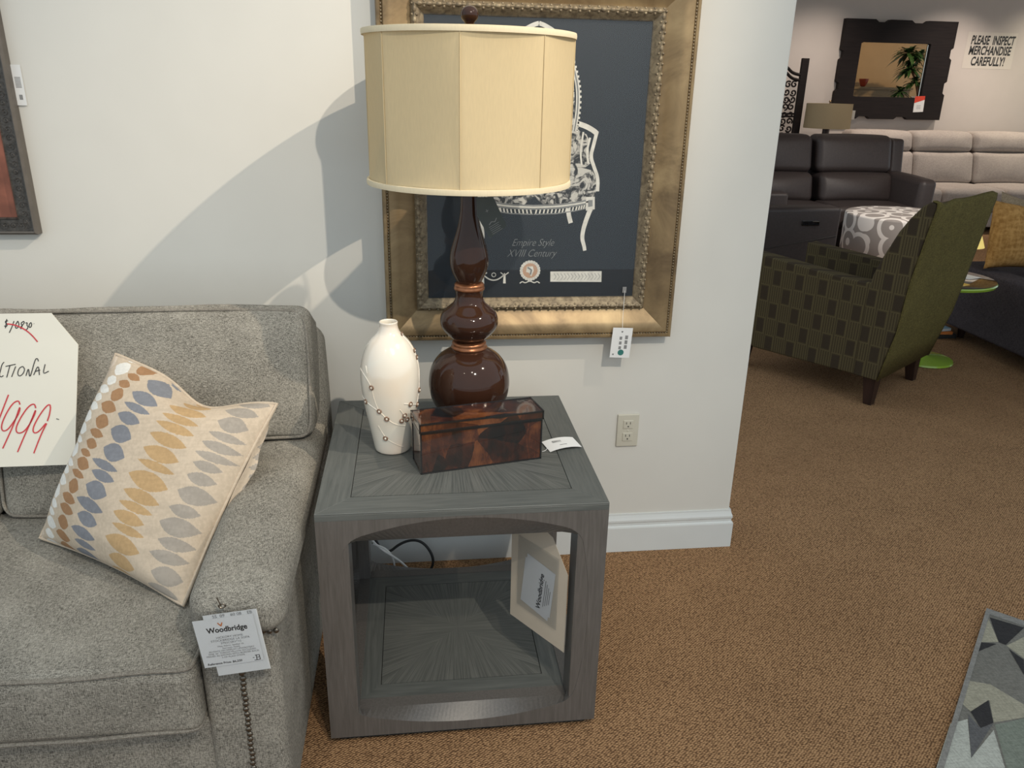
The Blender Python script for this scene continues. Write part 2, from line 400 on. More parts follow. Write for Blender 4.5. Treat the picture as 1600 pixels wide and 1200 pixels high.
def ribbon(mb, pts, w, mtx, mi=0, t=.0004):
    """flat pen stroke of width w lying in the plane of mtx"""
    pts = [Vector((p[0], p[1], 0)) for p in pts]; n = len(pts); o = []
    ww = w if isinstance(w, (list, tuple)) else [w] * n
    for i in range(n):
        d = (pts[min(i + 1, n - 1)] - pts[max(i - 1, 0)]); d = d.normalized() if d.length > 1e-9 else Vector((1, 0, 0)); nrm = Vector((-d.y, d.x, 0))
        o += [mtx @ (pts[i] + nrm * ww[i] / 2 + Vector((0, 0, t))), mtx @ (pts[i] - nrm * ww[i] / 2 + Vector((0, 0, t)))]
    mb.add(o, [(2 * i, 2 * i + 1, 2 * i + 3, 2 * i + 2) for i in range(n - 1)], mi); return mb
def poly(mb, pts, mtx, mi=0, t=.0003):
    mb.add([mtx @ Vector((p[0], p[1], t)) for p in pts], [tuple(range(len(pts)))], mi); return mb
def quad_card(mb, mtx, w, h, th=.0006, mi=0, bend=0):
    n = 8 if bend else 1
    for side, sgn in ((0, 1), (th, -1)):
        mb.grid(lambda u, v: mtx @ Vector(((u - .5) * w, (v - .5) * h, -side + bend * (1 - (2 * u - 1) ** 2))), n, 1, mi, flip=(sgn < 0))
    return mb

# ------------------------------------------------------------------ measured outlines
RUG={'dark': [[(1.718, 1.81), (1.789, 1.755), (1.677, 1.687), (1.665, 1.701)], [(1.609, 1.705), (1.653, 1.694), (1.571, 1.666)], [(1.673, 1.669), (1.683, 1.622), (1.639, 1.565)], [(1.399, 1.452), (1.473, 1.485), (1.431, 1.41), (1.387, 1.397)]], 'cream': [[(1.709, 1.804), (1.665, 1.701), (1.61, 1.706)], [(1.757, 1.715), (1.677, 1.684), (1.688, 1.627)], [(1.468, 1.56), (1.52, 1.54), (1.557, 1.461), (1.524, 1.419), (1.433, 1.411), (1.476, 1.485), (1.399, 1.452), (1.394, 1.485)]], 'slate': [[(1.386, 1.443), (1.387, 1.397), (1.431, 1.409), (1.3, 1.311)]], 'pale': [[(1.32, 1.419), (1.374, 1.429), (1.3, 1.311), (1.416, 1.388), (1.361, 1.275), (1.196, 1.291)]], 'sage': [[(1.431, 1.404), (1.522, 1.417), (1.406, 1.27), (1.365, 1.274)]]}
SIGN_BLACK=[[(-0.9504, 0.391), (-0.954, 0.3925), (-0.9569, 0.3885), (-0.9541, 0.3853), (-0.9525, 0.3816), (-0.9554, 0.3776), (-0.9597, 0.3797)], [(-0.9525, 0.3957), (-0.9576, 0.3743)], [(-0.9371, 0.3908), (-0.9425, 0.3774), (-0.9501, 0.3633)], [(-0.9286, 0.3907), (-0.9347, 0.3823), (-0.9355, 0.3739), (-0.9311, 0.3738), (-0.9262, 0.3822), (-0.9286, 0.3907)], [(-0.9159, 0.3899), (-0.9227, 0.3856), (-0.92, 0.3805), (-0.9223, 0.372), (-0.9254, 0.3737), (-0.9182, 0.3821), (-0.914, 0.3871), (-0.9159, 0.3899)], [(-0.9122, 0.3854), (-0.9076, 0.387), (-0.9101, 0.3803), (-0.9066, 0.3775), (-0.9104, 0.3702), (-0.9146, 0.3703)], [(-0.9003, 0.3869), (-0.9049, 0.3819), (-0.9047, 0.3742), (-0.9003, 0.3768), (-0.8984, 0.3836), (-0.9003, 0.3869)], [(-0.8939, 0.3842), (-0.8933, 0.3835)], [(-0.9677, 0.2945), (-0.973, 0.2894), (-0.9774, 0.2758), (-0.9819, 0.2622), (-0.9775, 0.2586), (-0.9723, 0.2626)], [(-0.9655, 0.2841), (-0.9428, 0.2888)], [(-0.9558, 0.2857), (-0.9655, 0.2577)], [(-0.9432, 0.2837), (-0.9545, 0.2588)], [(-0.9273, 0.2834), (-0.9356, 0.2801), (-0.941, 0.2664), (-0.9375, 0.2595), (-0.929, 0.2645), (-0.9231, 0.2764), (-0.9273, 0.2834)], [(-0.9223, 0.2609), (-0.9146, 0.2814), (-0.9151, 0.2589), (-0.9117, 0.2607), (-0.8985, 0.3), (-0.8929, 0.3022), (-0.8916, 0.2947)], [(-0.9051, 0.2622), (-0.8922, 0.2878), (-0.8923, 0.2619)], [(-0.9012, 0.2707), (-0.8896, 0.274)], [(-0.8772, 0.2875), (-0.8847, 0.2635), (-0.8706, 0.2708)], [(-0.8637, 0.1555), (-0.8574, 0.1532)]]
SIGN_RED=[[(-0.9529, 0.3843), (-0.9373, 0.3824), (-0.916, 0.3719), (-0.9013, 0.3581), (-0.8894, 0.3409)], [(-0.9655, 0.2163), (-0.9777, 0.1895), (-0.9918, 0.1585)], [(-0.9421, 0.192), (-0.9443, 0.2025), (-0.9578, 0.1959), (-0.9745, 0.172), (-0.9883, 0.1445), (-0.9882, 0.1286), (-0.9768, 0.13), (-0.9623, 0.1471), (-0.9456, 0.1712), (-0.9411, 0.1919), (-0.9591, 0.147), (-0.9788, 0.109), (-0.9906, 0.0865)], [(-0.9075, 0.1823), (-0.9097, 0.194), (-0.9231, 0.188), (-0.9414, 0.164), (-0.9569, 0.1365), (-0.9556, 0.1224), (-0.9419, 0.1237), (-0.9275, 0.139), (-0.9111, 0.1667), (-0.9068, 0.1823), (-0.9217, 0.1495), (-0.9414, 0.1113), (-0.9582, 0.0765)], [(-0.8745, 0.1814), (-0.8748, 0.1919), (-0.8852, 0.1853), (-0.9046, 0.1595), (-0.919, 0.1335), (-0.9178, 0.1211), (-0.9061, 0.1243), (-0.8881, 0.145)], [(-0.8745, 0.1814), (-0.8781, 0.1657), (-0.8844, 0.1501)], [(-0.8864, 0.1449), (-0.9019, 0.1171), (-0.9219, 0.0724)]]
SIGN_OUT=[(-0.8538, 0.4083), (-0.8, 0.3325), (-0.8224, 0.1288), (-0.8313, 0.041)]
ART={'back': [(0.39, 1.639), (0.425, 1.593), (0.445, 1.545), (0.458, 1.496), (0.459, 1.438), (0.452, 1.387)], 'arm': [(0.459, 1.408), (0.486, 1.4), (0.509, 1.388), (0.518, 1.38)], 'armpost': [(0.516, 1.383), (0.509, 1.349), (0.502, 1.319), (0.514, 1.29), (0.528, 1.258), (0.528, 1.222)], 'uphb': [(0.373, 1.607), (0.416, 1.584), (0.438, 1.537), (0.45, 1.48), (0.449, 1.413), (0.463, 1.388), (0.495, 1.376), (0.496, 1.328), (0.505, 1.289), (0.441, 1.289), (0.386, 1.288)], 'seat': [(0.386, 1.288), (0.505, 1.289), (0.524, 1.254), (0.523, 1.2), (0.455, 1.189), (0.343, 1.181), (0.34, 1.288)], 'rail': [(0.343, 1.176), (0.408, 1.178), (0.464, 1.185), (0.505, 1.193)], 'raildn': [(0.344, 1.163), (0.409, 1.165), (0.465, 1.173), (0.506, 1.182)], 'block': [(0.495, 1.206), (0.521, 1.207), (0.523, 1.171), (0.497, 1.167)], 'leg': [(0.51, 1.171), (0.499, 1.14), (0.491, 1.108), (0.49, 1.084), (0.497, 1.065), (0.5, 1.05)], 'legb': [(0.444, 1.174), (0.447, 1.153), (0.454, 1.131)], 'text1': [(0.292, 1.075)], 'text2': [(0.285, 1.043)], 'med': [(0.338, 0.994)], 'ctr': [(0.342, 1.167)], 'bar': [(0.399, 0.988), (0.555, 0.988), (0.556, 0.955), (0.4, 0.957)], 'ang': [(0.198, 0.953), (0.198, 0.985), (0.262, 0.954), (0.262, 0.987), (0.23, 0.975)], 'rib': [(0.31, 0.957), (0.369, 0.961)]}
# ------------------------------------------------------------------ the room
YW = 2.30          # face of the showroom partition
mb = MB(); mb.box(-3.2, 11.5, -2.2, 10.3, -.05, 0); struct(mb.build('floor', M['carpet'], smooth=False))
mb = MB(); mb.box(-3.2, 1.065, YW, YW + .16, 0, 3.9); struct(mb.build('wall_back', M['wall'], smooth=False, bevel=.006, seg=3))
prof = [(0, 0), (.014, 0), (.014, .092), (.0125, .097), (.008, .099), (.008, .108), (.0105, .113), (.0105, .12), (.007, .129), (.0045, .137), (.004, .143), (0, .143)]
mb = MB(); n = len(prof); X1 = 1.065
rings = [[(-3.2, YW - d, z) for d, z in prof], [(X1 + d, YW - d, z) for d, z in prof], [(X1 + d, YW + .16, z) for d, z in prof]]
for a, b in zip(rings, rings[1:]): mb.add(a + b, [(i, (i + 1) % n, n + (i + 1) % n, n + i) for i in range(n)])
mb.add(rings[0], [tuple(range(n))]); mb.add(rings[2], [tuple(range(n))])
struct(mb.build('baseboard_back', M['trim'], smooth=False))
mb = MB(); mb.box(1.3, 11.5, 10.0, 10.15, 0, 3.2); struct(mb.build('wall_far', M['wall_far'], smooth=False))
mb = MB(); mb.box(8.2, 11.5, 3.1, 3.2, 0, 3.2); struct(mb.build('wall_right', M['tan'], smooth=False))
mb = MB(); mb.box(1.065, 11.5, 3.3, 10.15, 3.2, 3.3); struct(mb.build('far_ceiling_shade', M['ceil'], smooth=False))  # unseen slab over the far room only, added to keep it dark

# ------------------------------------------------------------------ end table
T = Vector((.0959, 1.8403, 0)); TW, TD, ZT = .6459, .6539, .6365
table = thing('end_table', T, 'grey oak open cube end table with curved openings beside the sofa arm', 'table')
def outline():
    c = [(-.262, .567), (.262, .567), (.262, .088), (-.262, .088)]; o = []
    N = 14
    for i in range(N): u = -1 + 2 * (i + .5) / N; o.append((.262 * u, .567 + .047 * (1 - u * u)))
    for i in range(N): u = 1 - 2 * (i + .5) / N; o.append((.262 + .028 * (1 - u * u), .3275 + .2395 * u))
    for i in range(N): u = 1 - 2 * (i + .5) / N; o.append((.262 * u, .088 - .040 * (1 - u * u)))
    for i in range(N): u = -1 + 2 * (i + .5) / N; o.append((-.262 - .028 * (1 - u * u), .3275 + .2395 * u))
    return [(p.x, p.y) for p in smooth_path([(a, b, 0) for a, b in o], 3, True)]
OL = outline(); ZC = .3275
def polar(loop):
    """radius of a closed loop as a function of angle"""
    P = [(math.atan2(z - ZC, u), math.hypot(u, z - ZC)) for u, z in loop]
    def f(a):
        d = Vector((math.cos(a), math.sin(a)))
        for (u0, z0), (u1, z1) in zip(loop, loop[1:] + loop[:1]):
            ex, ez = u1 - u0, z1 - z0; den = d.x * ez - d.y * ex
            if abs(den) < 1e-12: continue
            t = (u0 * ez - (z0 - ZC) * ex) / den; s = (u0 * d.y - (z0 - ZC) * d.x) / den
            if t > 0 and -1e-9 <= s <= 1 + 1e-9: return t
        return .25
    return f
def side(name, W, mp, material):
    zb, zt = .0225, .6185; hw = W / 2
    sq = [(-hw, zb), (hw, zb), (hw, zt), (-hw, zt)]; inn = [(-.255, .074), (.255, .074), (.255, .545), (-.255, .545)]
    A = sorted(set([round(PI * 2 * k / 180 - PI, 6) for k in range(180)] + [round(math.atan2(z - ZC, u), 6) for u, z in sq + inn]))
    L = []
    for loop, d in ((sq, 0), (OL, 0), (inn, .036), (inn, .068), (sq, .068)):
        f = polar(loop); L.append([mp(f(a) * math.cos(a), ZC + f(a) * math.sin(a), d) for a in A])
    m = MB(); n = len(A)
    for a, b in zip(L, L[1:] + L[:1]): m.add(a + b, [(i, (i + 1) % n, n + (i + 1) % n, n + i) for i in range(n)])
    return m.build(name, material, table, smooth=False, merge=True)
x0, x1, y0, y1 = T.x - TW / 2, T.x + TW / 2, T.y - TD / 2, T.y + TD / 2
side('side_frame', TW, lambda u, z, d: (T.x + u, y0 + d, z), M['wood_z'])
side('side_frame', TW, lambda u, z, d: (T.x + u, y1 - d, z), M['wood_z'])
side('side_frame', TD - .002, lambda u, z, d: (x0 + d + .0002, T.y + u, z), M['wood_z'])
side('side_frame', TD - .002, lambda u, z, d: (x1 - d - .0002, T.y + u, z), M['wood_z'])
# top: mitred border boards round a veneered field, a fine shadow line between
mb = MB(); mb.box(x0, x1, y0, y1, .6180, .6328, 0); mb.box(x0 + .04, x1 - .04, y0 + .04, y1 - .04, .632, .6336, 4); b_, g = .072, .0016
def border(mb, xa, xb, ya, yb, w, z0, z1):
    o = [(xa, ya), (xb, ya), (xb, yb), (xa, yb)]; i_ = [(xa + w, ya + w), (xb - w, ya + w), (xb - w, yb - w), (xa + w, yb - w)]
    for k in range(4):
        q = [o[k], o[(k + 1) % 4], i_[(k + 1) % 4], i_[k]]; mb.prism([(p[0], p[1], z0) for p in q], (0, 0, z1 - z0), k % 2)
border(mb, x0, x1, y0, y1, b_, .6327, ZT)
mb.build('tabletop', [M['wood_x'], M['wood_y'], M['burst'], M['burst'], M['groove']], table, smooth=False, bevel=.0008, seg=1)
mb = MB(); mb.box(x0 + b_ + g, x1 - b_ - g, y0 + b_ + g, y1 - b_ - g, .6334, ZT); mb.build('inlaid_top_panel', M['burst'], table, smooth=False)
mb = MB(); mb.box(x0 + .066, x1 - .066, y0 + .066, y1 - .066, .024, .0695, 4)
border(mb, x0 + .066, x1 - .066, y0 + .066, y1 - .066, .05, .0694, .0725)
mb.build('shelf', [M['wood_x'], M['wood_y'], M['burst'], M['burst'], M['groove']], table, smooth=False)
mb = MB(); mb.box(x0 + .118, x1 - .118, y0 + .118, y1 - .118, .0694, .0725); mb.build('inlaid_shelf_panel', M['burst'], table, smooth=False)
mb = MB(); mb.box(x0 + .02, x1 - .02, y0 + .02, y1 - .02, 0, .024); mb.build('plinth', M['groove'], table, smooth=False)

# ------------------------------------------------------------------ table lamp
LX, LY = .1355, 1.963
lamp = thing('table_lamp', (LX, LY, ZT), 'tall table lamp with gourd shaped chocolate brown base and cream drum shade', 'lamp')
C = (LX, LY, 0)
def lathe_part(name, prof, material, parent=lamp, n=64, it=2, c=C, **k):
    p = [(v.x, v.y) for v in smooth_path([(r, z, 0) for r, z in prof], it)]
    return MB().lathe(p, n, c).build(name, material, parent, angle=60, **k)
lathe_part('foot', [(.068, ZT), (.070, ZT + .004), (.070, ZT + .016), (.062, ZT + .022), (.055, ZT + .03)], M['choc'], it=1)
lathe_part('base_globe', [(.052, .664), (.078, .682), (.098, .712), (.107, .748), (.1075, .775), (.101, .807), (.083, .835), (.058, .852), (.046, .857), (.044, .860)], M['choc'])
lathe_part('copper_ring', [(.030, .858), (.046, .858), (.0475, .863), (.0435, .868), (.045, .873), (.042, .878), (.030, .880)], M['copper'], it=1)
lathe_part('middle_bulb', [(.034, .878), (.038, .882), (.058, .898), (.0735, .918), (.076, .936), (.070, .955), (.052, .970), (.0385, .982), (.0345, .997), (.0345, 1.008), (.037, 1.014)], M['choc'])
lathe_part('copper_ring', [(.028, 1.013), (.038, 1.014), (.0395, 1.019), (.0375, 1.024), (.0385, 1.028), (.034, 1.033), (.022, 1.034)], M['copper'], it=1)
lathe_part('neck', [(.029, 1.032), (.036, 1.044), (.046, 1.066), (.0495, 1.090), (.0465, 1.115), (.037, 1.145), (.028, 1.175), (.0225, 1.205), (.0205, 1.245), (.020, 1.30), (.024, 1.325), (.015, 1.332)], M['choc'])
mb = MB(); mb.lathe([(.012, 1.33), (.017, 1.335), (.017, 1.385), (.011, 1.39)], 20, C); mb.build('bulb_socket', M['copper'], lamp)
mb = MB(); mb.ball((LX, LY, 1.44), .032, 20, (1, 1, 1.25)); mb.lathe([(.013, 1.385), (.014, 1.41), (.02, 1.425)], 20, C); mb.build('bulb', M['trim'], lamp)
RS, ZS0, ZS1 = .2415, 1.278, 1.615
def shade_r(a, t):
    # silk panels stretched between eight ribs: round at the wires, flatter halfway up
    s = R(45); b = ((a - R(-98.5)) % s) - s / 2; oct_ = math.cos(s / 2) / math.cos(b)
    f = min(1, 4.0 * t * (1 - t)) ** .55 * .62
    return RS * (1 - f + f * oct_)
mb = MB(); NA, NZ = 192, 20
mb.grid(lambda u, v: (LX + shade_r(2 * PI * u, v) * math.cos(2 * PI * u), LY + shade_r(2 * PI * u, v) * math.sin(2 * PI * u), ZS0 + (ZS1 - ZS0) * v), NA, NZ)
sh = mb.build('shade', M['shade'], lamp, angle=80, merge=True)
so = sh.modifiers.new('thick', 'SOLIDIFY'); so.thickness = .0015; so.offset = -1
for k in range(8):
    a = R(-98.5) + R(45) * k; mb = MB()
    mb.tube([(LX + (shade_r(a, t / 10) + .0005) * math.cos(a), LY + (shade_r(a, t / 10) + .0005) * math.sin(a), ZS0 + (ZS1 - ZS0) * t / 10) for t in range(11)], .0011, 6)
    mb.build('seam', M['shade'], sh)
for z, nm in ((ZS0, 'shade_trim'), (ZS1, 'shade_trim')):
    zz = z if z == ZS0 else z - .013
    mb = MB().lathe([(RS - .002, zz), (RS + .003, zz + .0005), (RS + .004, zz + .0065), (RS + .003, zz + .0125), (RS - .002, zz + .013)], 96, C, cap=False); mb.build(nm, M['shade_trim'], lamp, angle=60)
mb = MB()
for k in range(3):
    a = R(30 + 120 * k); mb.tube([(LX + .012 * math.cos(a), LY + .012 * math.sin(a), ZS1 - .006), (LX + .238 * math.cos(a), LY + .238 * math.sin(a), ZS1 - .006)], .0018, 6)
for sg in (-1, 1):
    mb.tube(smooth_path([(LX + sg * .012, LY, 1.388), (LX + sg * .055, LY, 1.40), (LX + sg * .065, LY, 1.50), (LX + sg * .03, LY, 1.59), (LX, LY, ZS1 - .004)], 2), .0018, 6)
mb.build('harp', M['copper'], lamp)
lathe_part('finial', [(.004, 1.60), (.006, 1.622), (.010, 1.632), (.0125, 1.636), (.019, 1.642), (.0215, 1.651), (.019, 1.661), (.011, 1.668), (.002, 1.670)], M['choc'], n=24)

# ------------------------------------------------------------------ vase
VX, VY = -.0665, 1.834
vase = thing('vase', (VX, VY, ZT), 'pearl cream ceramic vase with raised blossom branches in front of the lamp', 'vase')
VP = [(.030, ZT), (.0425, ZT + .001), (.0455, ZT + .006), (.0495, .668), (.0575, .712), (.0655, .756), (.0712, .80), (.0728, .838), (.0700, .868), (.0615, .898), (.0480, .922), (.0340, .936), (.0262, .945), (.0222, .956), (.0215, .964), (.0226, .9690), (.0205, .9712), (.0185, .968), (.018, .95), (.022, .93)]
vs = [(v.x, v.y) for v in smooth_path([(r, z, 0) for r, z in VP], 2)]
MB().lathe(vs, 64, (VX, VY, 0), cap=False).build('vessel', M['vase'], vase, angle=70)
def vr(z):
    for (r0, z0), (r1, z1) in zip(VP[1:], VP[2:14]):
        if z0 <= z <= z1: return r0 + (r1 - r0) * (z - z0) / (z1 - z0)
    return .05
def von(px, py, out=0.0):
    """spot on the vase front from (sideways share of the radius, height)"""
    a = math.asin(max(-.99, min(.99, px))); r = vr(py) + out
    return Vector((VX + r * math.sin(a), VY - r * math.cos(a), py))
def vpx(x, y):
    z = .9687 - (490 + y / 5 - 503) * .001689 + .018
    return max(-.98, min(.98, (x - 264) / (vr(z) / .0728 * 229))), z
blooms = [(130, 547), (80, 677), (180, 725), (233, 783), (217, 950), (343, 808), (366, 768), (383, 808), (412, 690), (462, 725), (480, 617), (470, 372), (457, 322), (412, 205)]
for x, y in blooms:
    px, pz = vpx(x, y); p = von(px, pz, .0014); nrm = (p - Vector((VX, VY, pz))).normalized(); ax = Vector((0, 0, 1)); rt = nrm.cross(ax).normalized(); up = rt.cross(nrm)
    mb = MB(); mb.tube([p + (rt * math.cos(a) + up * math.sin(a)) * .0050 for a in [2 * PI * k / 12 for k in range(12)]], .0018, 6, True)
    b = mb.build('blossom', M['bloom'], vase)
    MB().ball(p + nrm * .0002, .0030, 8).build('blossom_centre', M['vase'], b)
for path in ([(45, 445), (90, 480), (130, 545), (140, 620), (165, 700), (180, 725)], [(40, 650), (80, 677), (180, 725), (233, 783), (290, 830), (370, 860)], [(165, 850), (217, 950), (280, 995), (350, 1040)],
             [(90, 400), (98, 450)], [(365, 672), (412, 690), (462, 725)], [(335, 715), (366, 768)], [(412, 205), (457, 300), (480, 372), (486, 480), (482, 617), (462, 725)]):
    mb = MB(); mb.tube([von(*vpx(p.x, p.y), -.0003) for p in smooth_path([(a, b, 0) for a, b in path], 2)], .0016, 6); mb.build('branch', M['vase'], vase)

# ------------------------------------------------------------------ lidded box
bx = thing('lidded_box', (.001, 1.6785, ZT), 'long glossy tortoiseshell box with black edges in front of the lamp', 'box', rz=R(12.3))
BL, BD, BH = .308, .092, .129
mb = MB(); mb.box(.003, BL - .003, .003, BD - .003, 0, .106); mb.build('body', M['shell'], bx, smooth=False, world=False)
mb = MB(); mb.box(0, BL, 0, BD, .108, BH); mb.build('lid', M['shell'], bx, smooth=False, world=False)
def edges(xa, xb, ya, yb, za, zb, r):
    m = MB(); P = lambda x, y, z: (x, y, z)
    for y in (ya, yb):
        for z in (za, zb): m.box(xa - r, xb + r, y - r, y + r, z - r, z + r)
    for x in (xa, xb):
        for z in (za, zb): m.box(x - r, x + r, ya, yb, z - r, z + r)
        for y in (ya, yb): m.box(x - r, x + r, y - r, y + r, za, zb)
    return m
edges(.0035, BL - .0035, .0035, BD - .0035, .002, .1045, .002).build('edge_trim', M['lacquer'], bx, smooth=False, world=False)
edges(.001, BL - .001, .001, BD - .001, .109, BH - .001, .002).build('edge_trim', M['lacquer'], bx, smooth=False, world=False)

def tag_marks(mb, mtx, bars, mi=1):
    for x, y, w, h in bars: poly(mb, [(x, y), (x + w, y), (x + w, y + h), (x, y + h)], mtx, mi)
tg = thing('price_tag', (.364, 1.815, ZT), 'small curled white price tag lying on the table beside the box', 'tag')
mt = basis((.364, 1.815, ZT + .004), (.080, .020, .001), (-.03, .072, .004))
mb = MB(); quad_card(mb, mt, .088, .056, .0007, 0, .006); tag_marks(mb, basis((.364, 1.815, ZT + .0098), (.080, .020, .001), (-.03, .072, .004)), [(-.022 + .0035 * k, .004, .0018, .010) for k in range(7)] + [(-.01, -.012, .02, .0025)]); mb.build('card', [M['card'], M['grey_ink']], tg)
mb = MB(); mb.tube(smooth_path([(.325, 1.80, ZT + .003), (.318, 1.787, ZT + .0015), (.308, 1.782, ZT + .0015)], 2), .0007, 5); mb.build('string', M['card'], tg)

# hang tag on the lamp
tg = thing('hang_tag', (.186, 1.93, 1.20), 'dark green hang tag dangling under the lamp shade', 'tag')
q = [(.150, 1.925, 1.250), (.191, 1.925, 1.250), (.2254, 1.93, 1.181), (.1832, 1.93, 1.151), (.152, 1.93, 1.205)]
mt = basis((.186, 1.927, 1.20), (.86, 0, .5), (-.45, .03, .89)); inv = mt.inverted()
loc = [inv @ Vector(p) for p in q]
mb = MB(); mb.prism([mt @ Vector((p.x, p.y, -.0008)) for p in loc], mt.to_3x3() @ Vector((0, 0, .0008)), 0)
for k in range(5): poly(mb, [(-.016, -.036 + .0045 * k), (.012 - .003 * (k % 2), -.036 + .0045 * k), (.012 - .003 * (k % 2), -.0348 + .0045 * k), (-.016, -.0348 + .0045 * k)], mt, 1, .0004)
ribbon(mb, [(-.012, -.012), (-.004, -.008), (.004, -.012), (.012, -.006)], .0022, mt, 1)
ribbon(mb, [(-.004, .02), (.004, .02)], .0012, mt, 1); ribbon(mb, [(0, .016), (0, .024)], .0012, mt, 1)
mb.build('card', [plain('dark_green_card', (.045, .055, .05, 1), .45), M['grey_ink']], tg)
mb = MB(); mb.tube([(.172, 1.925, 1.248), (LX + .015, LY - .02, 1.285)], .0008, 5); mb.build('string', M['ink'], tg)

# ------------------------------------------------------------------ tag hanging inside the table
tg = thing('price_tag', (.284, 1.63, .38), 'large beige hang tag with a white card hanging inside the end table opening', 'tag')
mt = basis((.2842, 1.634, .35), (.1138, -.1646, 0), (0, 0, 1)); w2 = .1
mb = MB(); out_ = [(-w2, -.150), (w2, -.150), (w2, .073), (.045, .150), (-.042, .178), (-w2, .158)]
mb.prism([mt @ Vector((x, y, -.001)) for x, y in out_], mt.to_3x3() @ Vector((0, 0, .001)), 0); mb.build('backing_card', M['beige_card'], tg, smooth=False)
s_ = math.cos(R(-7)), math.sin(R(-7))
m2 = mt @ Matrix.Translation((.004, -.006, .0015)) @ Matrix.Rotation(R(-6), 4, 'Z')
mb = MB(); quad_card(mb, m2 @ Matrix.Translation((-.006, -.014, -.0004)), .100, .135, .0005, 0); quad_card(mb, m2, .1, .135, .0006, 0)
m3 = m2 @ Matrix.Rotation(R(90), 4, 'Z')
text_mesh(mb, 'Woodbridge', .021, m3 @ Matrix.Translation((-.012, -.008, .0004)), 0, bold=.0004, mi=1)
for k in range(4): poly(mb, [(-.05 + .006 * k, -.024 - .006 * k), (.03 - .007 * k, -.024 - .006 * k), (.03 - .007 * k, -.022 - .006 * k), (-.05 + .006 * k, -.022 - .006 * k)], m3, 2, .0004)
mb.build('printed_card', [M['card'], M['ink'], M['grey_ink']], tg, smooth=False)
mb = MB(); quad_card(mb, mt @ Matrix.Translation((.0, .003, .003)), .145, .205, .0004, 0); mb.build('clear_sleeve', M['sleeve'], tg, smooth=False)
mb = MB()
for dx in (-.03, .02): mb.tube(smooth_path([mt @ Vector((dx * .6 - .02, .165, 0)), mt @ Vector((dx - .01, .195, .008)), mt @ Vector((dx - .012, .25, .01))], 2), .0011, 5)
mb.build('plastic_tie', M['card'], tg)

# lamp cord behind the table
cd = MB(); cd.tube(smooth_path([(-.17, 2.262, .30), (-.165, 2.245, .16), (-.12, 2.22, .07), (-.06, 2.235, .115), (.0, 2.23, .12), (.04, 2.22, .06), (.03, 2.215, .008), (-.02, 2.22, .006)], 3), .0045, 8)
tag(cd.build('power_cord', M['ink']), 'black power cord looped on the carpet behind the end table', 'cord')
cd = MB(); cd.tube(smooth_path([(-.16, 2.20, .15), (-.13, 2.215, .10), (-.07, 2.20, .065), (-.03, 2.20, .012), (.03, 2.21, .006)], 3), .0035, 8)
cd.tube(smooth_path([(-.155, 2.205, .13), (-.10, 2.22, .09), (-.085, 2.205, .03), (-.11, 2.2, .006)], 3), .0035, 8)
tag(cd.build('power_cord', M['card']), 'white power cord hanging down behind the end table', 'cord')

# ------------------------------------------------------------------ framed chair print
FX0, FX1, FZ0, FZ1 = -.087, .779, .786, 1.797
pic = thing('framed_picture', ((FX0 + FX1) / 2, YW - .001, FZ0), 'large gold framed print of a white antique chair on navy, behind the lamp', 'picture')
P0 = [(0, .0), (0, .040), (.004, .047), (.011, .048), (.015, .043), (.020, .050), (.030, .051), (.050, .043), (.072, .030), (.086, .024), (.0895, .023)]
P1 = [(.0895, .012), (.0895, .027), (.093, .034), (.100, .038), (.108, .034), (.116, .025), (.120, .022), (.1245, .018), (.1245, .008)]
def moulding(mb, P):
    L = []
    for a, h in P:
        L.append([(FX0 + a, YW - .001 - h, FZ0 + a), (FX1 - a, YW - .001 - h, FZ0 + a), (FX1 - a, YW - .001 - h, FZ1 - a), (FX0 + a, YW - .001 - h, FZ1 - a)])
    for k in range(4):
        o = [];
        for l in L: o += [l[k], l[(k + 1) % 4]]
        mb.add(o, [(2 * i, 2 * i + 1, 2 * i + 3, 2 * i + 2) for i in range(len(L) - 1)])
    return mb
frm = moulding(MB(), P0)
# beaded outer edge
def along(a, step):
    out = []
    for (p, q) in (((FX0 + a, FZ0 + a), (FX1 - a, FZ0 + a)), ((FX1 - a, FZ0 + a), (FX1 - a, FZ1 - a)), ((FX1 - a, FZ1 - a), (FX0 + a, FZ1 - a)), ((FX0 + a, FZ1 - a), (FX0 + a, FZ0 + a))):
        l = math.hypot(q[0] - p[0], q[1] - p[1]); n = max(1, round(l / step))
        for i in range(n): out.append((p[0] + (q[0] - p[0]) * (i + .5) / n, p[1] + (q[1] - p[1]) * (i + .5) / n, p[0] != q[0]))
    return out
frm.build('frame', M['gold'], pic, angle=30)
mb = MB()
for x, z, hz in along(.0145, .0085): mb.ball((x, YW - .046, z), .0032, 6)
mb.build('beading', M['gilt'], pic)
lip = moulding(MB(), P1)
for x, z, hz in along(.1, .026):
    lip.ball((x, YW - .037, z), .0075, 8, (1.25 if hz else .8, .55, .8 if hz else 1.25))
    o = .013
    for sx, sz in ((o if hz else .006, -.006 if hz else o),): lip.ball((x + sx, YW - .0355, z + sz), .0042, 6); lip.ball((x + (sx if hz else -sx), YW - .034, z + (-sz if hz else sz)), .0042, 6)
lip.build('ornamental_lip', M['gilt'], pic, angle=50)
mb = MB(); mb.box(FX0 + .11, FX1 - .11, YW - .018, YW - .004, FZ0 + .11, FZ1 - .11); prn = mb.build('print', M['print'], pic, smooth=False)
mt = basis((0, YW - .0182, 0), (1, 0, 0), (0, 0, 1)); CX = .343
art = MB(); mir = lambda pts: [(2 * CX - x, z) for x, z in pts]
sm = lambda pts, it=2: [(p.x, p.y) for p in smooth_path([(a, b, 0) for a, b in pts], it)]
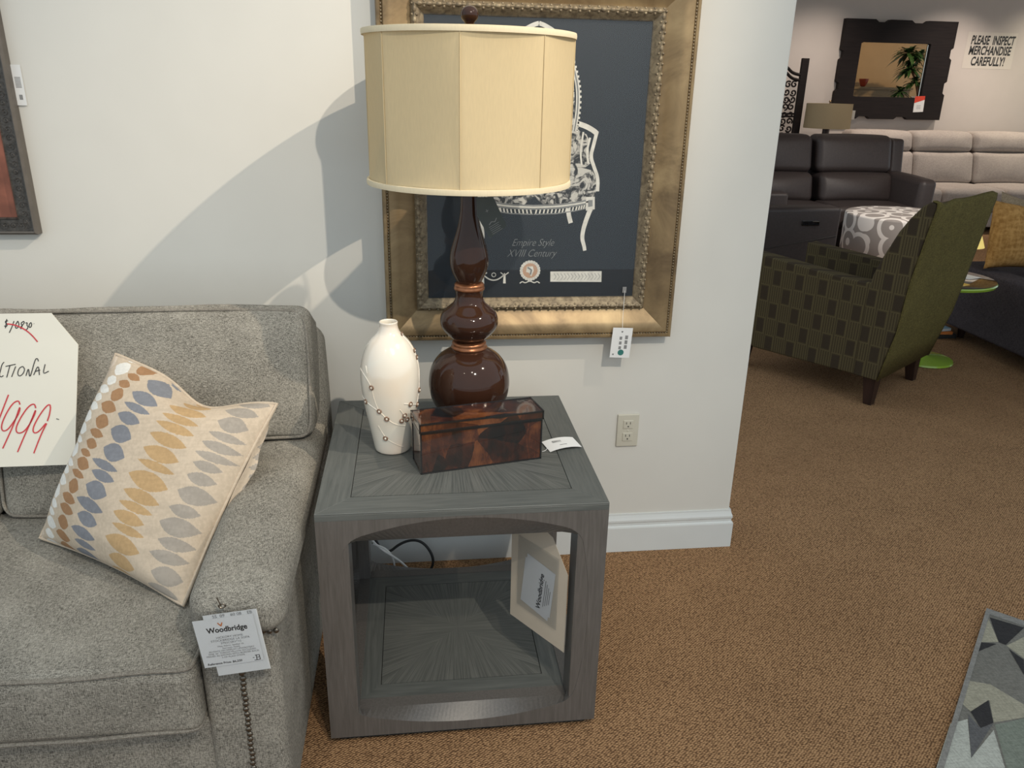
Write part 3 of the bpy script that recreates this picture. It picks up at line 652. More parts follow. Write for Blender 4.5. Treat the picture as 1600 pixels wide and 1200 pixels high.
poly(art, sm(ART['uphb'][1:-1] + [(CX, 1.288), (CX, 1.63), (.38, 1.62)], 1), mt, 2, .0002); poly(art, mir(sm(ART['uphb'][1:-1] + [(CX, 1.288), (CX, 1.63), (.38, 1.62)], 1))[::-1], mt, 2, .0002)
poly(art, sm(ART['seat'], 1), mt, 2, .0003); poly(art, mir(sm(ART['seat'], 1))[::-1], mt, 2, .0003)
for f in (lambda p: p, mir):
    ribbon(art, f(sm([(CX, 1.66), (.36, 1.655)] + ART['back'])), .011, mt, 0, .0005)
    ribbon(art, f(sm(ART['back'])), .004, mt, 1, .0007)
    b = sm(ART['back'], 3)
    for p in b[::2]:
        q = f([(p[0] + .0075, p[1])])[0]; poly(art, [(q[0] - .0022, q[1] - .003), (q[0] + .0022, q[1] - .003), (q[0] + .0022, q[1] + .003), (q[0] - .0022, q[1] + .003)], mt, 0, .0006)
    ribbon(art, f(sm(ART['arm'])), .014, mt, 0, .0006); ribbon(art, f(sm(ART['armpost'])), [.013] + [.010] * (len(sm(ART['armpost'])) - 1), mt, 0, .0007)
    ribbon(art, f(sm([(.498, 1.37), (.49, 1.33), (.497, 1.30)])), .006, mt, 0, .0007); ribbon(art, f(sm([(.478, 1.385), (.472, 1.33), (.478, 1.295)])), .005, mt, 0, .0007)
    ribbon(art, f(sm(ART['rail'])), .014, mt, 1, .0006); ribbon(art, f(sm(ART['rail'])), .004, mt, 0, .0008)
    rd = ART['raildn']
    for i in range(17):
        t = i / 17 * 3; k = int(t); u = t - k; x = rd[k][0] + (rd[k + 1][0] - rd[k][0]) * u; z = rd[k][1] + (rd[k + 1][1] - rd[k][1]) * u
        q = f([(x + .003, z - .005), (x + .0075, z - .005), (x + .010, z + .006), (x + .0055, z + .006)]); poly(art, q, mt, 0, .0007)
    ribbon(art, f([(rd[0][0], rd[0][1] - .007)] + [(x, z - .007) for x, z in rd[1:]]), .003, mt, 1, .0007)
    poly(art, f(ART['block']), mt, 0, .0008); poly(art, f([(x * .5 + .5 * .509, z * .5 + .5 * 1.188) for x, z in ART['block']]), mt, 1, .001)
    ribbon(art, f(sm(ART['leg'])), [.017] + [.014 - .004 * i / 22 for i in range(len(sm(ART['leg'])) - 1)], mt, 0, .0006)
    ribbon(art, f(sm(ART['legb'])), .013, mt, 0, .0005)
text_mesh(art, 'Empire Style', .030, mt @ Matrix.Translation((CX, 1.0735, .0005)), .45, bold=-.0004, sx=.82, mi=1)
text_mesh(art, 'XVIII Century', .031, mt @ Matrix.Translation((CX - .003, 1.042, .0005)), .45, bold=-.0004, sx=.82, mi=1)
mx, mz = .338, .991
poly(art, [(mx + .024 * math.cos(2 * PI * k / 28), mz + .024 * math.sin(2 * PI * k / 28)) for k in range(28)], mt, 3, .0004)
for k in range(22):
    a = 2 * PI * k / 22; x, z = mx + .0265 * math.cos(a), mz + .0265 * math.sin(a); poly(art, [(x + .0048 * math.cos(2 * PI * j / 8), z + .0048 * math.sin(2 * PI * j / 8)) for j in range(8)], mt, 0, .0006)
poly(art, [(mx - .010, mz + .012), (mx + .008, mz + .013), (mx + .011, mz), (mx + .004, mz - .018), (mx - .004, mz - .006), (mx - .012, mz - .004)], mt, 0, .0006)
ribbon(art, [(mx - .008, mz + .010), (mx + .004, mz + .002), (mx + .001, mz - .012)], .005, mt, 1, .0008)
ribbon(art, sm([(mx - .03, mz - .038), (mx - .022, mz - .032), (mx - .014, mz - .038), (mx, mz - .03), (mx + .014, mz - .038), (mx + .022, mz - .032), (mx + .03, mz - .038)]), .003, mt, 0, .0006)
poly(art, ART['bar'], mt, 0, .0004)
for i in range(14): ribbon(art, [(.41 + i * .0103, .962), (.417 + i * .0103, .972), (.41 + i * .0103, .982)], .0013, mt, 1, .0007)
for sg in (-1, 1):
    ax_ = .23 + sg * .032; ribbon(art, [(ax_, .953), (ax_, .975), (ax_, .984)], [.008, .006, .003], mt, 0, .0005)
    ribbon(art, [(ax_ - .012, .986), (ax_, .977), (ax_ + .012, .986)], .003, mt, 0, .0006)
ribbon(art, sm([(.20, .978), (.215, .966), (.23, .962), (.245, .966), (.26, .978)]), .004, mt, 0, .0006)
ribbon(art, [(.23 + .006 * math.cos(2 * PI * k / 12), .979 + .006 * math.sin(2 * PI * k / 12)) for k in range(13)], .002, mt, 0, .0006)
art.build('artwork', [M['white_print'], M['grey_print'], M['tapestry'], M['peach_print']], prn, smooth=False)
mb = MB(); mb.box(FX0 + .115, FX1 - .115, YW - .0216, YW - .0202, FZ0 + .115, FZ1 - .115); mb.build('glass_pane', M['glass'], pic, smooth=False)

tg = thing('price_tag', (.618, 2.238, .777), 'white price tag with a teal dot hanging from the gold picture frame', 'tag')
mt = basis((.6185, 2.236, .776), (1, .02, -.05), (.02, -.03, 1))
mb = MB(); quad_card(mb, mt, .062, .096, .0007, 0)
tag_marks(mb, mt, [(.010, .012 - .0155 * k, .009, .012) for k in range(3)] + [(-.008 + .001, .010 - .0155 * k, .008, .010) for k in range(3)] + [(-.024, -.04, .005, .005)])
poly(mb, [(.002 + .0095 * math.cos(2 * PI * k / 20), -.031 + .0095 * math.sin(2 * PI * k / 20)) for k in range(20)], mt, 2, .0005)
poly(mb, [(-.001 + .0026 * math.cos(2 * PI * k / 10), .036 + .0026 * math.sin(2 * PI * k / 10)) for k in range(10)], mt, 3, .0005)
mb.build('card', [M['card'], M['grey_ink'], M['teal'], M['ink']], tg, smooth=False)
mb = MB(); mb.tube([mt @ Vector((-.001, .036, .001)), (.6205, 2.246, .845), (.628, 2.2725, .93)], .0006, 5); mb.build('string', M['card'], tg)
mb = MB(); mb.box(.622, .634, YW - .0226, YW - .0218, .922, .94); mb.build('sticker', M['grey_ink'], tg, smooth=False)

# wall outlet
ou = thing('wall_outlet', (.6775, YW - .001, .4), 'cream duplex wall outlet below the gold framed picture', 'outlet')
mb = MB(); mb.rbox(.6775 - .036, .6775 + .036, YW - .007, YW - .0002, .399, .513, .003, seg=2); mb.build('cover_plate', M['ivory'], ou)
for zc in (.478, .434):
    mb = MB(); mb.rbox(.6775 - .0165, .6775 + .0165, YW - .0092, YW - .006, zc - .0145, zc + .0145, .0015, seg=2); f = mb.build('receptacle', M['ivory'], ou)
    mb = MB()
    for dx in (-.0065, .0065): mb.box(.6775 + dx - .001, .6775 + dx + .001, YW - .0097, YW - .009, zc + .001, zc + .009)
    mb.lathe([(.0024, -.0003), (.0024, .0006)], 10, (0, 0, 0)); mb.xf(Matrix.Translation((.6775, YW - .0092, zc - .0065)) @ Matrix.Rotation(R(90), 4, 'X'), len(mb.v) - 20); mb.build('slots', M['slot'], f, smooth=False)
mb = MB(); mb.ball((.6775, YW - .007, .456), .003, 10, (1, .5, 1)); mb.build('screw', M['ivory'], ou)

# picture on the left
lp = thing('framed_picture', (-1.42, YW - .001, 1.1), 'rust red canvas in an embossed dark bronze frame above the sofa', 'picture')
LX1, LZ0, LX0, LZ1 = -1.009, 1.100, -1.83, 2.05
def frame_lp(mb, P):
    L = [[(LX0 + a, YW - .001 - h, LZ0 + a), (LX1 - a, YW - .001 - h, LZ0 + a), (LX1 - a, YW - .001 - h, LZ1 - a), (LX0 + a, YW - .001 - h, LZ1 - a)] for a, h in P]
    for k in range(4):
        o = []
        for l in L: o += [l[k], l[(k + 1) % 4]]
        mb.add(o, [(2 * i, 2 * i + 1, 2 * i + 3, 2 * i + 2) for i in range(len(L) - 1)])
    return mb
frame_lp(MB(), [(0, 0), (0, .026), (.006, .032), (.009, .030)]).build('frame_edge', M['bronze_edge'], lp, smooth=False)
fb = frame_lp(MB(), [(.009, .030), (.010, .027), (.040, .027), (.042, .030), (.045, .024), (.046, .01)])
a = .025; step = .021
for (p, q, hz) in (((LX0 + a, LZ0 + a), (LX1 - a, LZ0 + a), 1), ((LX1 - a, LZ0 + a), (LX1 - a, LZ1 - a), 0)):
    l = math.hypot(q[0] - p[0], q[1] - p[1]); n = int(l / step)
    for i in range(n):
        x = p[0] + (q[0] - p[0]) * (i + .5) / n; z = p[1] + (q[1] - p[1]) * (i + .5) / n
        sp_ = [Vector((x + .0105 * (1 - k / 16) * math.cos(k * .62 + (i % 2) * PI), YW - .0285, z + .0105 * (1 - k / 16) * math.sin(k * .62 + (i % 2) * PI))) for k in range(15)]
        fb.tube(sp_, .0011, 4)
fb.build('embossed_frame', M['bronze'], lp, angle=30)
mb = MB(); mb.box(LX0 + .04, LX1 - .04, YW - .02, YW - .006, LZ0 + .04, LZ1 - .04); mb.build('canvas', M['red_canvas'], lp, smooth=False)
tg = thing('price_tag', (-1.003, YW - .02, 1.48), 'narrow white price tag behind the edge of the red canvas picture', 'tag')
mt = basis((-1.011, YW - .004, 1.478), (1, .02, 0), (-.10, 0, 1)); mb = MB(); quad_card(mb, mt, .05, .098, .0007, 0)
tag_marks(mb, mt, [(.006, .018 - .003 * k, .014, .0015) for k in range(9)] + [(.010, -.035, .008, .012)]); mb.build('card', [M['card'], M['grey_ink']], tg, smooth=False)
# ------------------------------------------------------------------ sofa
sofa = thing('sofa', (-1.1, 1.75, 0), 'light grey linen sofa with a nailhead trimmed arm in front of the cream wall', 'sofa')
SM = M['sofa']
def wob(p, a=.004, s=7): return p + Vector((0, 0, 1)) * a * noise.noise(p * s)
mb = MB(); mb.rbox(-2.1, -.425, 1.315, 2.2, .03, .292, .012, seg=6); mb.build('base', SM, sofa)
# arm: panel and padded top
mb = MB(); mb.rbox(-.437, -.284, 1.303, 2.2, .03, .566, .022, (0, .004, 0, 0, 0, 0), seg=8)
arm = mb.build('arm', SM, sofa)
def pad(p):
    t = max(0, min(1, (p.y - 1.28) / .25)); q = p.copy()
    q.z -= (1 - t) ** 2 * .012
    return q + Vector((0, 0, .004 * noise.noise(p * 6)))
mb = MB(); mb.rbox(-.440, -.262, 1.279, 2.17, .515, .622, .042, (.0, .006, .006, 0, 0, .008), seg=14, deform=pad); mb.build('arm_pad', SM, arm)
mb = MB(); mb.tube([(-.2855, 1.36, .53), (-.2835, 1.6, .532), (-.2835, 2.1, .535)], .003, 6); mb.build('piping', M['piping'], arm)
for k in range(33):
    mb = MB(); mb.ball((-.3565 + .0009 * math.sin(k * 1.7), 1.3015, .500 - .0128 * k), .0062, 10, (1, .6, 1)); mb.build('nail_head', M['nail'], arm)
for k in range(6):
    mb = MB(); mb.ball((-.345 + .0125 * k, 1.298, .5085 + .001 * (k % 2)), .006, 10, (1, .6, 1)); mb.build('nail_head', M['nail'], arm)
# back frame rising behind the cushions
def backf(p):
    q = p.copy(); t = (p.z - .5) / .4; q.y += .03 * t; return q
mb = MB(); mb.rbox(-2.1, -.262, 2.06, 2.215, .10, .862, .05, (0, .012, 0, 0, 0, .004), seg=12, deform=backf); mb.build('back_frame', SM, sofa)
# seat cushions
def seat(x0_, x1_):
    m = MB(); m.rbox(x0_, x1_, 1.272, 1.93, .296, .448, .022, (.0, .0, .006, 0, 0, .016), seg=14, deform=lambda p: p + Vector((0, .004 * noise.noise(p * 5), .005 * noise.noise(p * 4))))
    o = m.build('seat_cushion', SM, sofa)
    m = MB()
    for z_, y_ in ((.4465, 1.277), (.300, 1.2765)):
        m.tube(smooth_path([(x1_ - .004, 1.75, z_ + .0015), (x1_ - .001, 1.42, z_), (x1_ - .003, y_ + .012, z_), (x1_ - .016, y_ - .001, z_)] + [(x1_ - .016 - (x1_ - x0_ - .032) * t / 10, y_ - .004 + .002 * math.sin(t * 1.9), z_ + .004 * math.sin(t * 1.3) * (.6 if z_ < .4 else 1)) for t in range(1, 10)] + [(x0_ + .016, y_, z_), (x0_ + .004, 1.3, z_)], 2), .0042, 8)
    m.build('piping', M['piping'], o); return o
seat(-1.16, -.438); seat(-1.90, -1.166)
# back cushions: the end one is cut round the arm
def back_cushion(x0_, x1_, ear):
    yb, tilt = 1.868, .245
    def df(p):
        q = p.copy()
        if ear:
            t = max(0, min(1, (q.x + .462) / .03)); t = t * t * (3 - 2 * t)
            lo = .452 + .180 * t
            q.z = lo + (q.z - .452) * (.966 - lo) / (.966 - .452)
        q.z -= max(0, p.y - yb - .02) * .5 * max(0, min(1, (p.z - .80) / .15))
        q.z += .006 * noise.noise(p * 5); q.y += .006 * noise.noise(p * 4.3 + Vector((3, 1, 2)))
        q.y += (q.z - .452) * tilt
        return q
    m = MB(); m.rbox(x0_, x1_, yb, yb + .17, .452, .966, .032, (.004, .006, .034, .0, .0, .004), seg=22, deform=df); o = m.build('back_cushion', SM, sofa)
    e = .012; m = MB(); L = []
    zt_, zb_ = .966 - e * .6, .452 + e
    def at(x, z, add=0): return Vector((x, yb + .004 + (z - .452) * tilt + add, z))
    pts = [at(x0_ + .04, zt_), at(x1_ - .06, zt_ + .002), at(x1_ - .02, zt_ - .012), at(x1_ - .006, zt_ - .05), at(x1_ - .005, .70 if ear else .6)]
    if ear: pts += [at(x1_ - .008, .665), at(x1_ - .02, .640), at(x1_ - .06, .638), at(-.44, .637), at(-.455, .62), at(-.462, .55), at(-.465, .475), at(-.48, .458)]
    else: pts += [at(x1_ - .006, .48), at(x1_ - .03, .46)]
    pts += [at(x0_ + .04, .458), at(x0_ + .008, .475), at(x0_ + .004, .52), at(x0_ + .004, .86), at(x0_ + .012, zt_ - .015)]
    m.tube(smooth_path(pts, 2, True), .0042, 8, True); m.build('piping', M['piping'], o)
back_cushion(-1.045, -.272, True); back_cushion(-1.83, -1.05, False)

# ------------------------------------------------------------------ price board on the cushion
cth = math.atan((1.965 - 1.885) / (.95 - .58))
sg = thing('price_board', (-1.05, 1.87, .58), 'big cream price board with clipped corners and handwritten marker prices leaning on the sofa back', 'sign')
mt = basis((0, 1.826, .58), (1, 0, 0), (0, math.sin(cth), math.cos(cth)))
ox0 = -1.33
mb = MB(); (c0, c1, c2, c3) = SIGN_OUT; pts = [(ox0 + .05, c0[1]), c0, c1, c2, c3, (ox0 - .02, c3[1]), (ox0, .32)]
mb.prism([mt @ Vector((x, y, -.0025)) for x, y in pts], mt.to_3x3() @ Vector((0, 0, .0025)), 0); mb.build('board', M['board'], sg, smooth=False)
for nm, sel, src, w_, m_k, t_ in (('crossed_out_price', range(0, 8), 'B', .0020, 'ink', .0006), ('handwritten_word', range(8, 17), 'B', .0020, 'ink', .0006), ('pen_dash', range(17, 18), 'B', .0016, 'ink', .0006), ('strike_line', range(0, 1), 'R', .0030, 'red_ink', .0009), ('red_price', range(1, 7), 'R', .0030, 'red_ink', .0009)):
    mb = MB()
    for i in sel: ribbon(mb, sm((SIGN_BLACK if src == 'B' else SIGN_RED)[i], 2), w_, mt, 0, t_ + .00004 * i)
    mb.build(nm, M[m_k], sg, smooth=False)

# ------------------------------------------------------------------ throw pillow
BLc, BRc, TRc, TLc = Vector((-.905, 1.755, .468)), Vector((-.502, 1.462, .462)), Vector((-.333, 1.79, .785)), Vector((-.712, 1.88, .885))
nrm = (BRc - BLc).cross(TLc - BLc).normalized()
pil = thing('throw_pillow', (BLc + BRc) / 2, 'cream throw pillow with rows of tan, grey and gold leaf shapes on the grey sofa', 'pillow')
def pp(u, v, side_):
    uu = u + .0; base = BLc.lerp(BRc, uu).lerp(TLc.lerp(TRc, uu), v); c = (BLc + BRc + TRc + TLc) / 4
    e = lambda t: max(0, 1 - abs(2 * t - 1) ** 2.6)
    bulge = (e(u) * e(v)) ** .55
    pinch = .055 * ((4 * u * (1 - u)) * (abs(2 * v - 1) ** 4) + (4 * v * (1 - v)) * (abs(2 * u - 1) ** 4))
    # the slack top edge caves in between the corners
    top = max(0, v - .72) / .28; base = base - (TLc - BLc).normalized() * .050 * top ** 2 * math.exp(-((u - .62) / .22) ** 2)
    wr = .0045 * noise.noise(Vector((u * 4, v * 11, 1.3))) * (u ** 2 + .25) + .006 * noise.noise(Vector((u * 3, v * 3, 7)))
    wr += .004 * math.sin(v * 55 + 3 * math.sin(u * 6)) * max(0, (u - .72) / .28) * (1 - u) * 4
    base = base + (c - base) * pinch
    if side_ < 0: base = base + (BRc - BLc).normalized() * .042 * math.exp(-((u - .9) / .075) ** 2) * (4 * v * (1 - v)) ** .5 * (1 + .12 * math.sin(v * 31))
    return base + nrm * (side_ * bulge * (.085 if side_ > 0 else .062) + (wr * min(1, bulge * 2.5) if side_ > 0 else 0))
rows = [(.015, .075, 6, 0), (.105, .12, 1, .4), (.235, .125, 2, .1), (.405, .19, 3, .6), (.655, .21, 4, .2), (.90, .18, 5, .7)]
rnd = random.Random(4); LV = []
for uc, w, mi, ph in rows:
    v = -.03 + ph * .03
    while v < 1.03:
        h = rnd.choice([.042, .050, .060, .072, .086]) * (.85 if mi in (1, 2, 6) else 1); ww = w * rnd.uniform(.75, 1.08)
        LV.append((uc + rnd.uniform(-.012, .012), v + h / 2, ww / 2, h / 2, mi)); v += h + rnd.uniform(.002, .010)
def leafmat(u, v):
    for uc, vc, hw, hh, mi in LV:
        du = (u - uc) / hw
        if abs(du) < 1:
            vv = vc - (u - uc) * .10
            if abs(v - vv) < hh * (1 - abs(du) ** 2.1): return mi
    return 0
mb = MB(); PM = [M['p_base'], M['p_white'], M['p_tan'], M['p_blue'], M['p_gold'], M['p_grey'], M['p_pink']]
mb.grid(lambda u, v: pp(u, v, 1), 300, 300, mfn=leafmat); mb.grid(lambda u, v: pp(u, v, -1), 120, 120, flip=True, mfn=leafmat)
mb.build('cover', PM, pil, angle=80)
mb = MB(); N = 40
loop = [pp(i / N, 0, 1) for i in range(N)] + [pp(1, i / N, 1) for i in range(N)] + [pp(1 - i / N, 1, 1) for i in range(N)] + [pp(0, 1 - i / N, 1) for i in range(N)]
mb.tube(loop, .0045, 8, True); mb.build('piping', M['p_base'], pil)

# ------------------------------------------------------------------ tag pouch hanging on the arm
tg = thing('price_tag', (-.36, 1.27, .51), 'printed white price card in a clear sleeve hanging from the sofa arm front', 'tag')
mt = basis((-.361, 1.2655, .5135), (1, 0, .10), (-.10, -.01, 1)); sl = MB()
quad_card(sl, mt @ Matrix.Translation((0, -.006, .002)), .122, .165, .0005, 0); sl.build('clear_sleeve', M['sleeve'], tg, smooth=False)
mb = MB(); quad_card(mb, mt @ Matrix.Translation((.012, -.004, -.0012)), .098, .140, .0006, 0)
text_mesh(mb, '5S  09    60 08    EB', .009, mt @ Matrix.Translation((.016, .061, -.0006)), mi=1); mb.build('back_card', [M['card'], M['grey_ink']], tg, smooth=False)
mc = mt @ Matrix.Translation((-.002, .004, .0008)); mb = MB(); quad_card(mb, mc, .110, .108, .0006, 0); E5 = .0004
text_mesh(mb, 'Woodbridge', .0165, mc @ Matrix.Translation((.003, .028, E5)), bold=.0004, sx=.86, mi=1)
text_mesh(mb, 'HICKORY HOME\nSTOCKBRIDGE LA SOFA\n3703CSRV*1S', .0066, mc @ Matrix.Translation((.004, .004, E5)), mi=2)
text_mesh(mb, 'Main Fabric: Sanibel 16\nSorrento Finish\nALWAYS ON DISPLAY UPHOLSTERY\nONE 26" THROW PILLOW INCLUDED\nPRICED AS SHOWN WITH BORDER BACK\n3 OF PLAID STRIPE', .0052, mc @ Matrix.Translation((.002, -.022, E5)), mi=2)
text_mesh(mb, 'Reference Price: $6,250', .0066, mc @ Matrix.Translation((-.016, -.0475, E5)), bold=.0001, mi=1)
for dx, a in ((-.004, .5), (.004, -.5)): ribbon(mb, [(-.007 + dx, .044), (-.006, .036)], .0022, mc, 3, .0005)
ribbon(mb, [(-.006, .036), (-.006, .040)], .0016, mc, 3, .0006)
for a, b in (((.041, -.040), (.049, -.040)), ((.049, -.040), (.049, -.051)), ((.049, -.051), (.038, -.051)), ((.043, -.045), (.049, -.045)), ((.043, -.040), (.043, -.051)), ((.036, -.045), (.039, -.045))): ribbon(mb, [a, b], .0012, mc, 1, .0005)
mb.build('front_card', [M['card'], M['ink'], M['grey_ink'], M['orange_ink']], tg, smooth=False)
mb = MB(); mb.tube([mt @ Vector((.004 + .006 * math.cos(2 * PI * k / 14), .086 + .004 * math.sin(2 * PI * k / 14), .004)) for k in range(14)], .0016, 6, True); mb.tube([mt @ Vector((.002, .086, .004)), mt @ Vector((0, .108, .008))], .001, 5); mb.build('hook', M['nail'], tg)

# ------------------------------------------------------------------ rug
rug = MB(); e1, e2 = Vector((-.692, -.722, 0)), Vector((.722, -.692, 0)); o = Vector((1.7377, 1.8524, 0))
def rq(a, b, z): p = o + e1 * a + e2 * b; return (p.x, p.y, z)
rug.prism([rq(0, 0, .0005), rq(1.7, 0, .0005), rq(1.7, 1.2, .0005), rq(0, 1.2, .0005)], (0, 0, .0115), 0)
IDM = Matrix.Identity(4); kk = 0
for i, k in enumerate(('pale', 'sage', 'cream', 'slate', 'dark')):
    for p in RUG[k]: kk += 1; poly(rug, p, IDM, 1 + i, .0122 + .00012 * kk)
rn = random.Random(3); GR = {}
for i in range(6):
    for j in range(4): GR[i, j] = (min(1.68, .02 + .332 * i + (rn.uniform(-.08, .08) if 0 < i < 5 else 0)), .27 + .305 * j + (rn.uniform(-.06, .06) if 0 < j < 3 else 0))
for i in range(5):
    for j in range(3):
        a_, b_1, c_, d_ = GR[i, j], GR[i + 1, j], GR[i + 1, j + 1], GR[i, j + 1]
        for t3 in ((a_, b_1, c_), (a_, c_, d_)):
            kk += 1; poly(rug, [rq(x, min(1.19, y), 0)[:2] for x, y in t3], IDM, rn.choice([0, 1, 2, 3, 3, 4, 5, 1]), .0122 + .00001 * kk)
rug.prism([rq(0, 0, .012), rq(1.7, 0, .012), rq(1.7, .012, .012), rq(0, .012, .012)], (0, 0, .003), 6); rug.prism([rq(0, .012, .012), rq(.03, .012, .012), rq(.03, 1.2, .012), rq(0, 1.2, .012)], (0, 0, .003), 6)
ro = tag(rug.build('rug', [M['r_base'], M['r_pale'], M['r_sage'], M['r_cream'], M['r_slate'], M['r_dark'], M['r_edge']], smooth=False), 'grey, cream and black geometric area rug on the brown carpet', 'rug')

# ------------------------------------------------------------------ green armchair
ac = thing('armchair', (2.30, 3.48, 0), 'olive green armchair with woven squares, seen from its tall plain back', 'armchair', rz=R(33.3))
def ext(mb, prof, xa, xb, mi=0): return mb.prism([(xa, y, z) for y, z in prof], (xb - xa, 0, 0), mi)
prf = smooth_path([(0, 0, .15), (0, .40, .142), (0, .885, .136), (0, .905, .40), (0, .905, .645), (0, .88, .672), (0, .7, .660), (0, .5, .645), (0, .3, .630), (0, .15, .628), (0, .0, .645), (0, -.046, .62), (0, -.046, .413)], 1, True)
for xa, xb in ((0, .10), (.545, .638)):
    mb = MB(); ext(mb, [((min(.79, max(p.y, .06)) if p.z > .2 else min(.775, max(p.y, .06))) if xa else p.y * .95, p.z) for p in prf], xa, xb); mb.build('arm', M['squares'], ac, world=False, bevel=.028, seg=4)
mb = MB(); mb.rbox(.10, .545, .05, .77, .15, .36, .02, seg=4); mb.build('seat_base', M['squares'], ac, world=False)
mb = MB(); mb.rbox(.103, .542, .10, .79, .36, .47, .035, (0, 0, .0, .01, 0, .02), seg=8); mb.build('seat_cushion', M['squares'], ac, world=False)
NS = 24; bk = [(0.004, .15), (-.02, .28), (-.046, .413), (-.056, .55), (-.064, .668), (-.098, .90), (-.118, 1.02), (-.116, 1.045), (-.096, 1.052), (-.06, 1.028), (-.010, .963), (.030, .895), (.062, .82), (.092, .75), (.118, .67), (.13, .55), (.13, .15)]
def bshape(i, j):
    t = i / NS; y, z = bk[j]; lo = 1 - min(1, (z - .15) / .5)
    x = -.004 + .69 * t - .030 * t * lo; y += .034 * t * lo
    dip = -.022 * math.exp(-((t - .16) / .09) ** 2) - .012 * math.exp(-((t - .5) / .3) ** 2)
    zz = z + dip * max(0, (z - .8) / .25); yy = y + (.03 * math.sin(PI * t) if j > 8 else 0)
    if t < .03 or t > .97: yy = y * .96 - .002 * (1 if j < 8 else -1); zz = z - .004
    return (x, yy, zz)
mb = MB(); m_ = len(bk)
mb.add([bshape(i, j) for i in range(NS + 1) for j in range(m_)], [(i * m_ + j, i * m_ + (j + 1) % m_, (i + 1) * m_ + (j + 1) % m_, (i + 1) * m_ + j) for i in range(NS) for j in range(m_)] + [tuple(range(m_)), tuple(NS * m_ + j for j in range(m_))])
mb.build('backrest', M['squares'], ac, world=False, bevel=.008)
mb = MB(); J = 9
mb.add([(Vector(bshape(i, j)) + Vector((0, -.005, .003 if j > 6 else 0))) for i in range(NS + 1) for j in range(J)], [(i * J + j, i * J + j + 1, (i + 1) * J + j + 1, (i + 1) * J + j) for i in range(NS) for j in range(J - 1)])
bp = mb.build('back_panel', M['olive'], ac, world=False); so = bp.modifiers.new('thick', 'SOLIDIFY'); so.thickness = .006; so.offset = 0
for lx, ly, dx, dy in ((.055, .05, -.01, -.01), (.59, .085, .01, -.01), (.055, .805, 0, .005), (.59, .72, 0, .005)):
    mb = MB(); mb.add([(lx + sx * .034, ly + sy * .034, .155) for sx, sy in ((-1, -1), (1, -1), (1, 1), (-1, 1))] + [(lx + dx + sx * .021, ly + dy + sy * .021, 0) for sx, sy in ((-1, -1), (1, -1), (1, 1), (-1, 1))], [(0, 1, 2, 3), (7, 6, 5, 4)] + [(i, (i + 1) % 4, 4 + (i + 1) % 4, 4 + i) for i in range(4)])
    mb.build('leg', M['leg_wood'], ac, smooth=False, world=False, bevel=.003)

# ------------------------------------------------------------------ lime side table and the things on it
gt = thing('side_table', (3.04, 4.2, 0), 'small round lime green pedestal side table behind the armchair', 'table'); c = (3.04, 4.2, 0)
MB().lathe([(.165, 0), (.172, .004), (.168, .014), (.10, .022), (.03, .032), (.018, .05)], 48, c).build('base', M['lime'], gt)
MB().lathe([(.018, .045), (.016, .25), (.018, .49)], 20, c).build('pedestal', M['lime'], gt)
MB().lathe([(.06, .478), (.27, .482), (.298, .490), (.302, .502), (.298, .508)], 64, c).build('rim', M['lime'], gt)
MB().lathe([(.29, .500), (.296, .511), (.294, .512)], 64, c).build('glass_top', M['dark_glass'], gt)
mb = MB(); quad_card(mb, basis((3.19, 4.23, .5135), (1, .35, 0), (-.35, 1, 0)), .12, .2, .001); tag(mb.build('reflection_card', M['card'], smooth=False), 'white card standing in for a reflection on the lime side table top', 'reflection_card')  # white card painted in for the room's reflection in the glossy top
tl = thing('table_lamp', (3.245, 4.33, .512), 'little yellow lit lamp glowing behind the tall armchair back', 'lamp'); c = (3.245, 4.33, 0)
MB().lathe([(.045, .512), (.045, .52), (.012, .53), (.010, .60), (.022, .615), (.010, .63), (.008, .69)], 24, c).build('base', M['leg_wood'], tl)
MB().lathe([(.112, .668), (.06, .80), (.058, .80), (.110, .668)], 32, c, cap=False).build('shade', M['yellow_shade'], tl)

# books on the floor
for k, (nm, mm, dz, rz_, lab) in enumerate((('magazine', 'slot', 0, 4, 'dark magazine at the bottom of the floor pile at the slate sofa edge'), ('magazine', 'orange_card', .028, -6, 'orange magazine on top of the dark one at the slate sofa edge'), ('magazine', 'sky_card', .050, 8, 'pale blue magazine topmost of the floor pile behind the armchair'))):
    mb = MB(); w = (.075, .066, .045)[k]; mb.rbox(-w, w, -.10, .10, 0, .027 if k < 1 else .021, .003, seg=1); mb.box(-w + .003, w - .003, -.102, -.09, .003, .018, 1)
    b = mb.build(nm, [M[mm], M['card'] if k == 2 else M[mm]]); b.location = (3.465 - .012 * k, 4.70, dz); b.rotation_euler = (0, 0, R(rz_)); tag(b, lab, 'magazine', 'magazines on the carpet')

# ------------------------------------------------------------------ slate sofa, right
bs = thing('sofa', (4.1, 4.0, 0), 'dark slate sofa holding the mustard pillow at the right of the armchair', 'sofa')
mb = MB(); mb.rbox(3.47, 3.63, 3.2, 4.98, .092, .495, .022, seg=5); mb.build('arm', M['blue_uph'], bs)
mb = MB(); mb.rbox(3.63, 5.2, 3.2, 4.94, .13, .30, .02, seg=4); mb.build('base', M['blue_uph'], bs)
mb = MB(); mb.rbox(3.635, 4.40, 3.42, 4.98, .30, .44, .03, (0, 0, 0, 0, 0, .012), seg=6); mb.build('seat_cushion', M['blue_uph'], bs)
mb = MB(); mb.rbox(4.41, 5.18, 3.42, 4.98, .30, .44, .03, (0, 0, 0, 0, 0, .012), seg=6); mb.build('seat_cushion', M['blue_uph'], bs)
mb = MB(); mb.rbox(3.63, 5.2, 3.15, 3.41, .30, .80, .05, seg=5); mb.build('backrest', M['blue_uph'], bs)
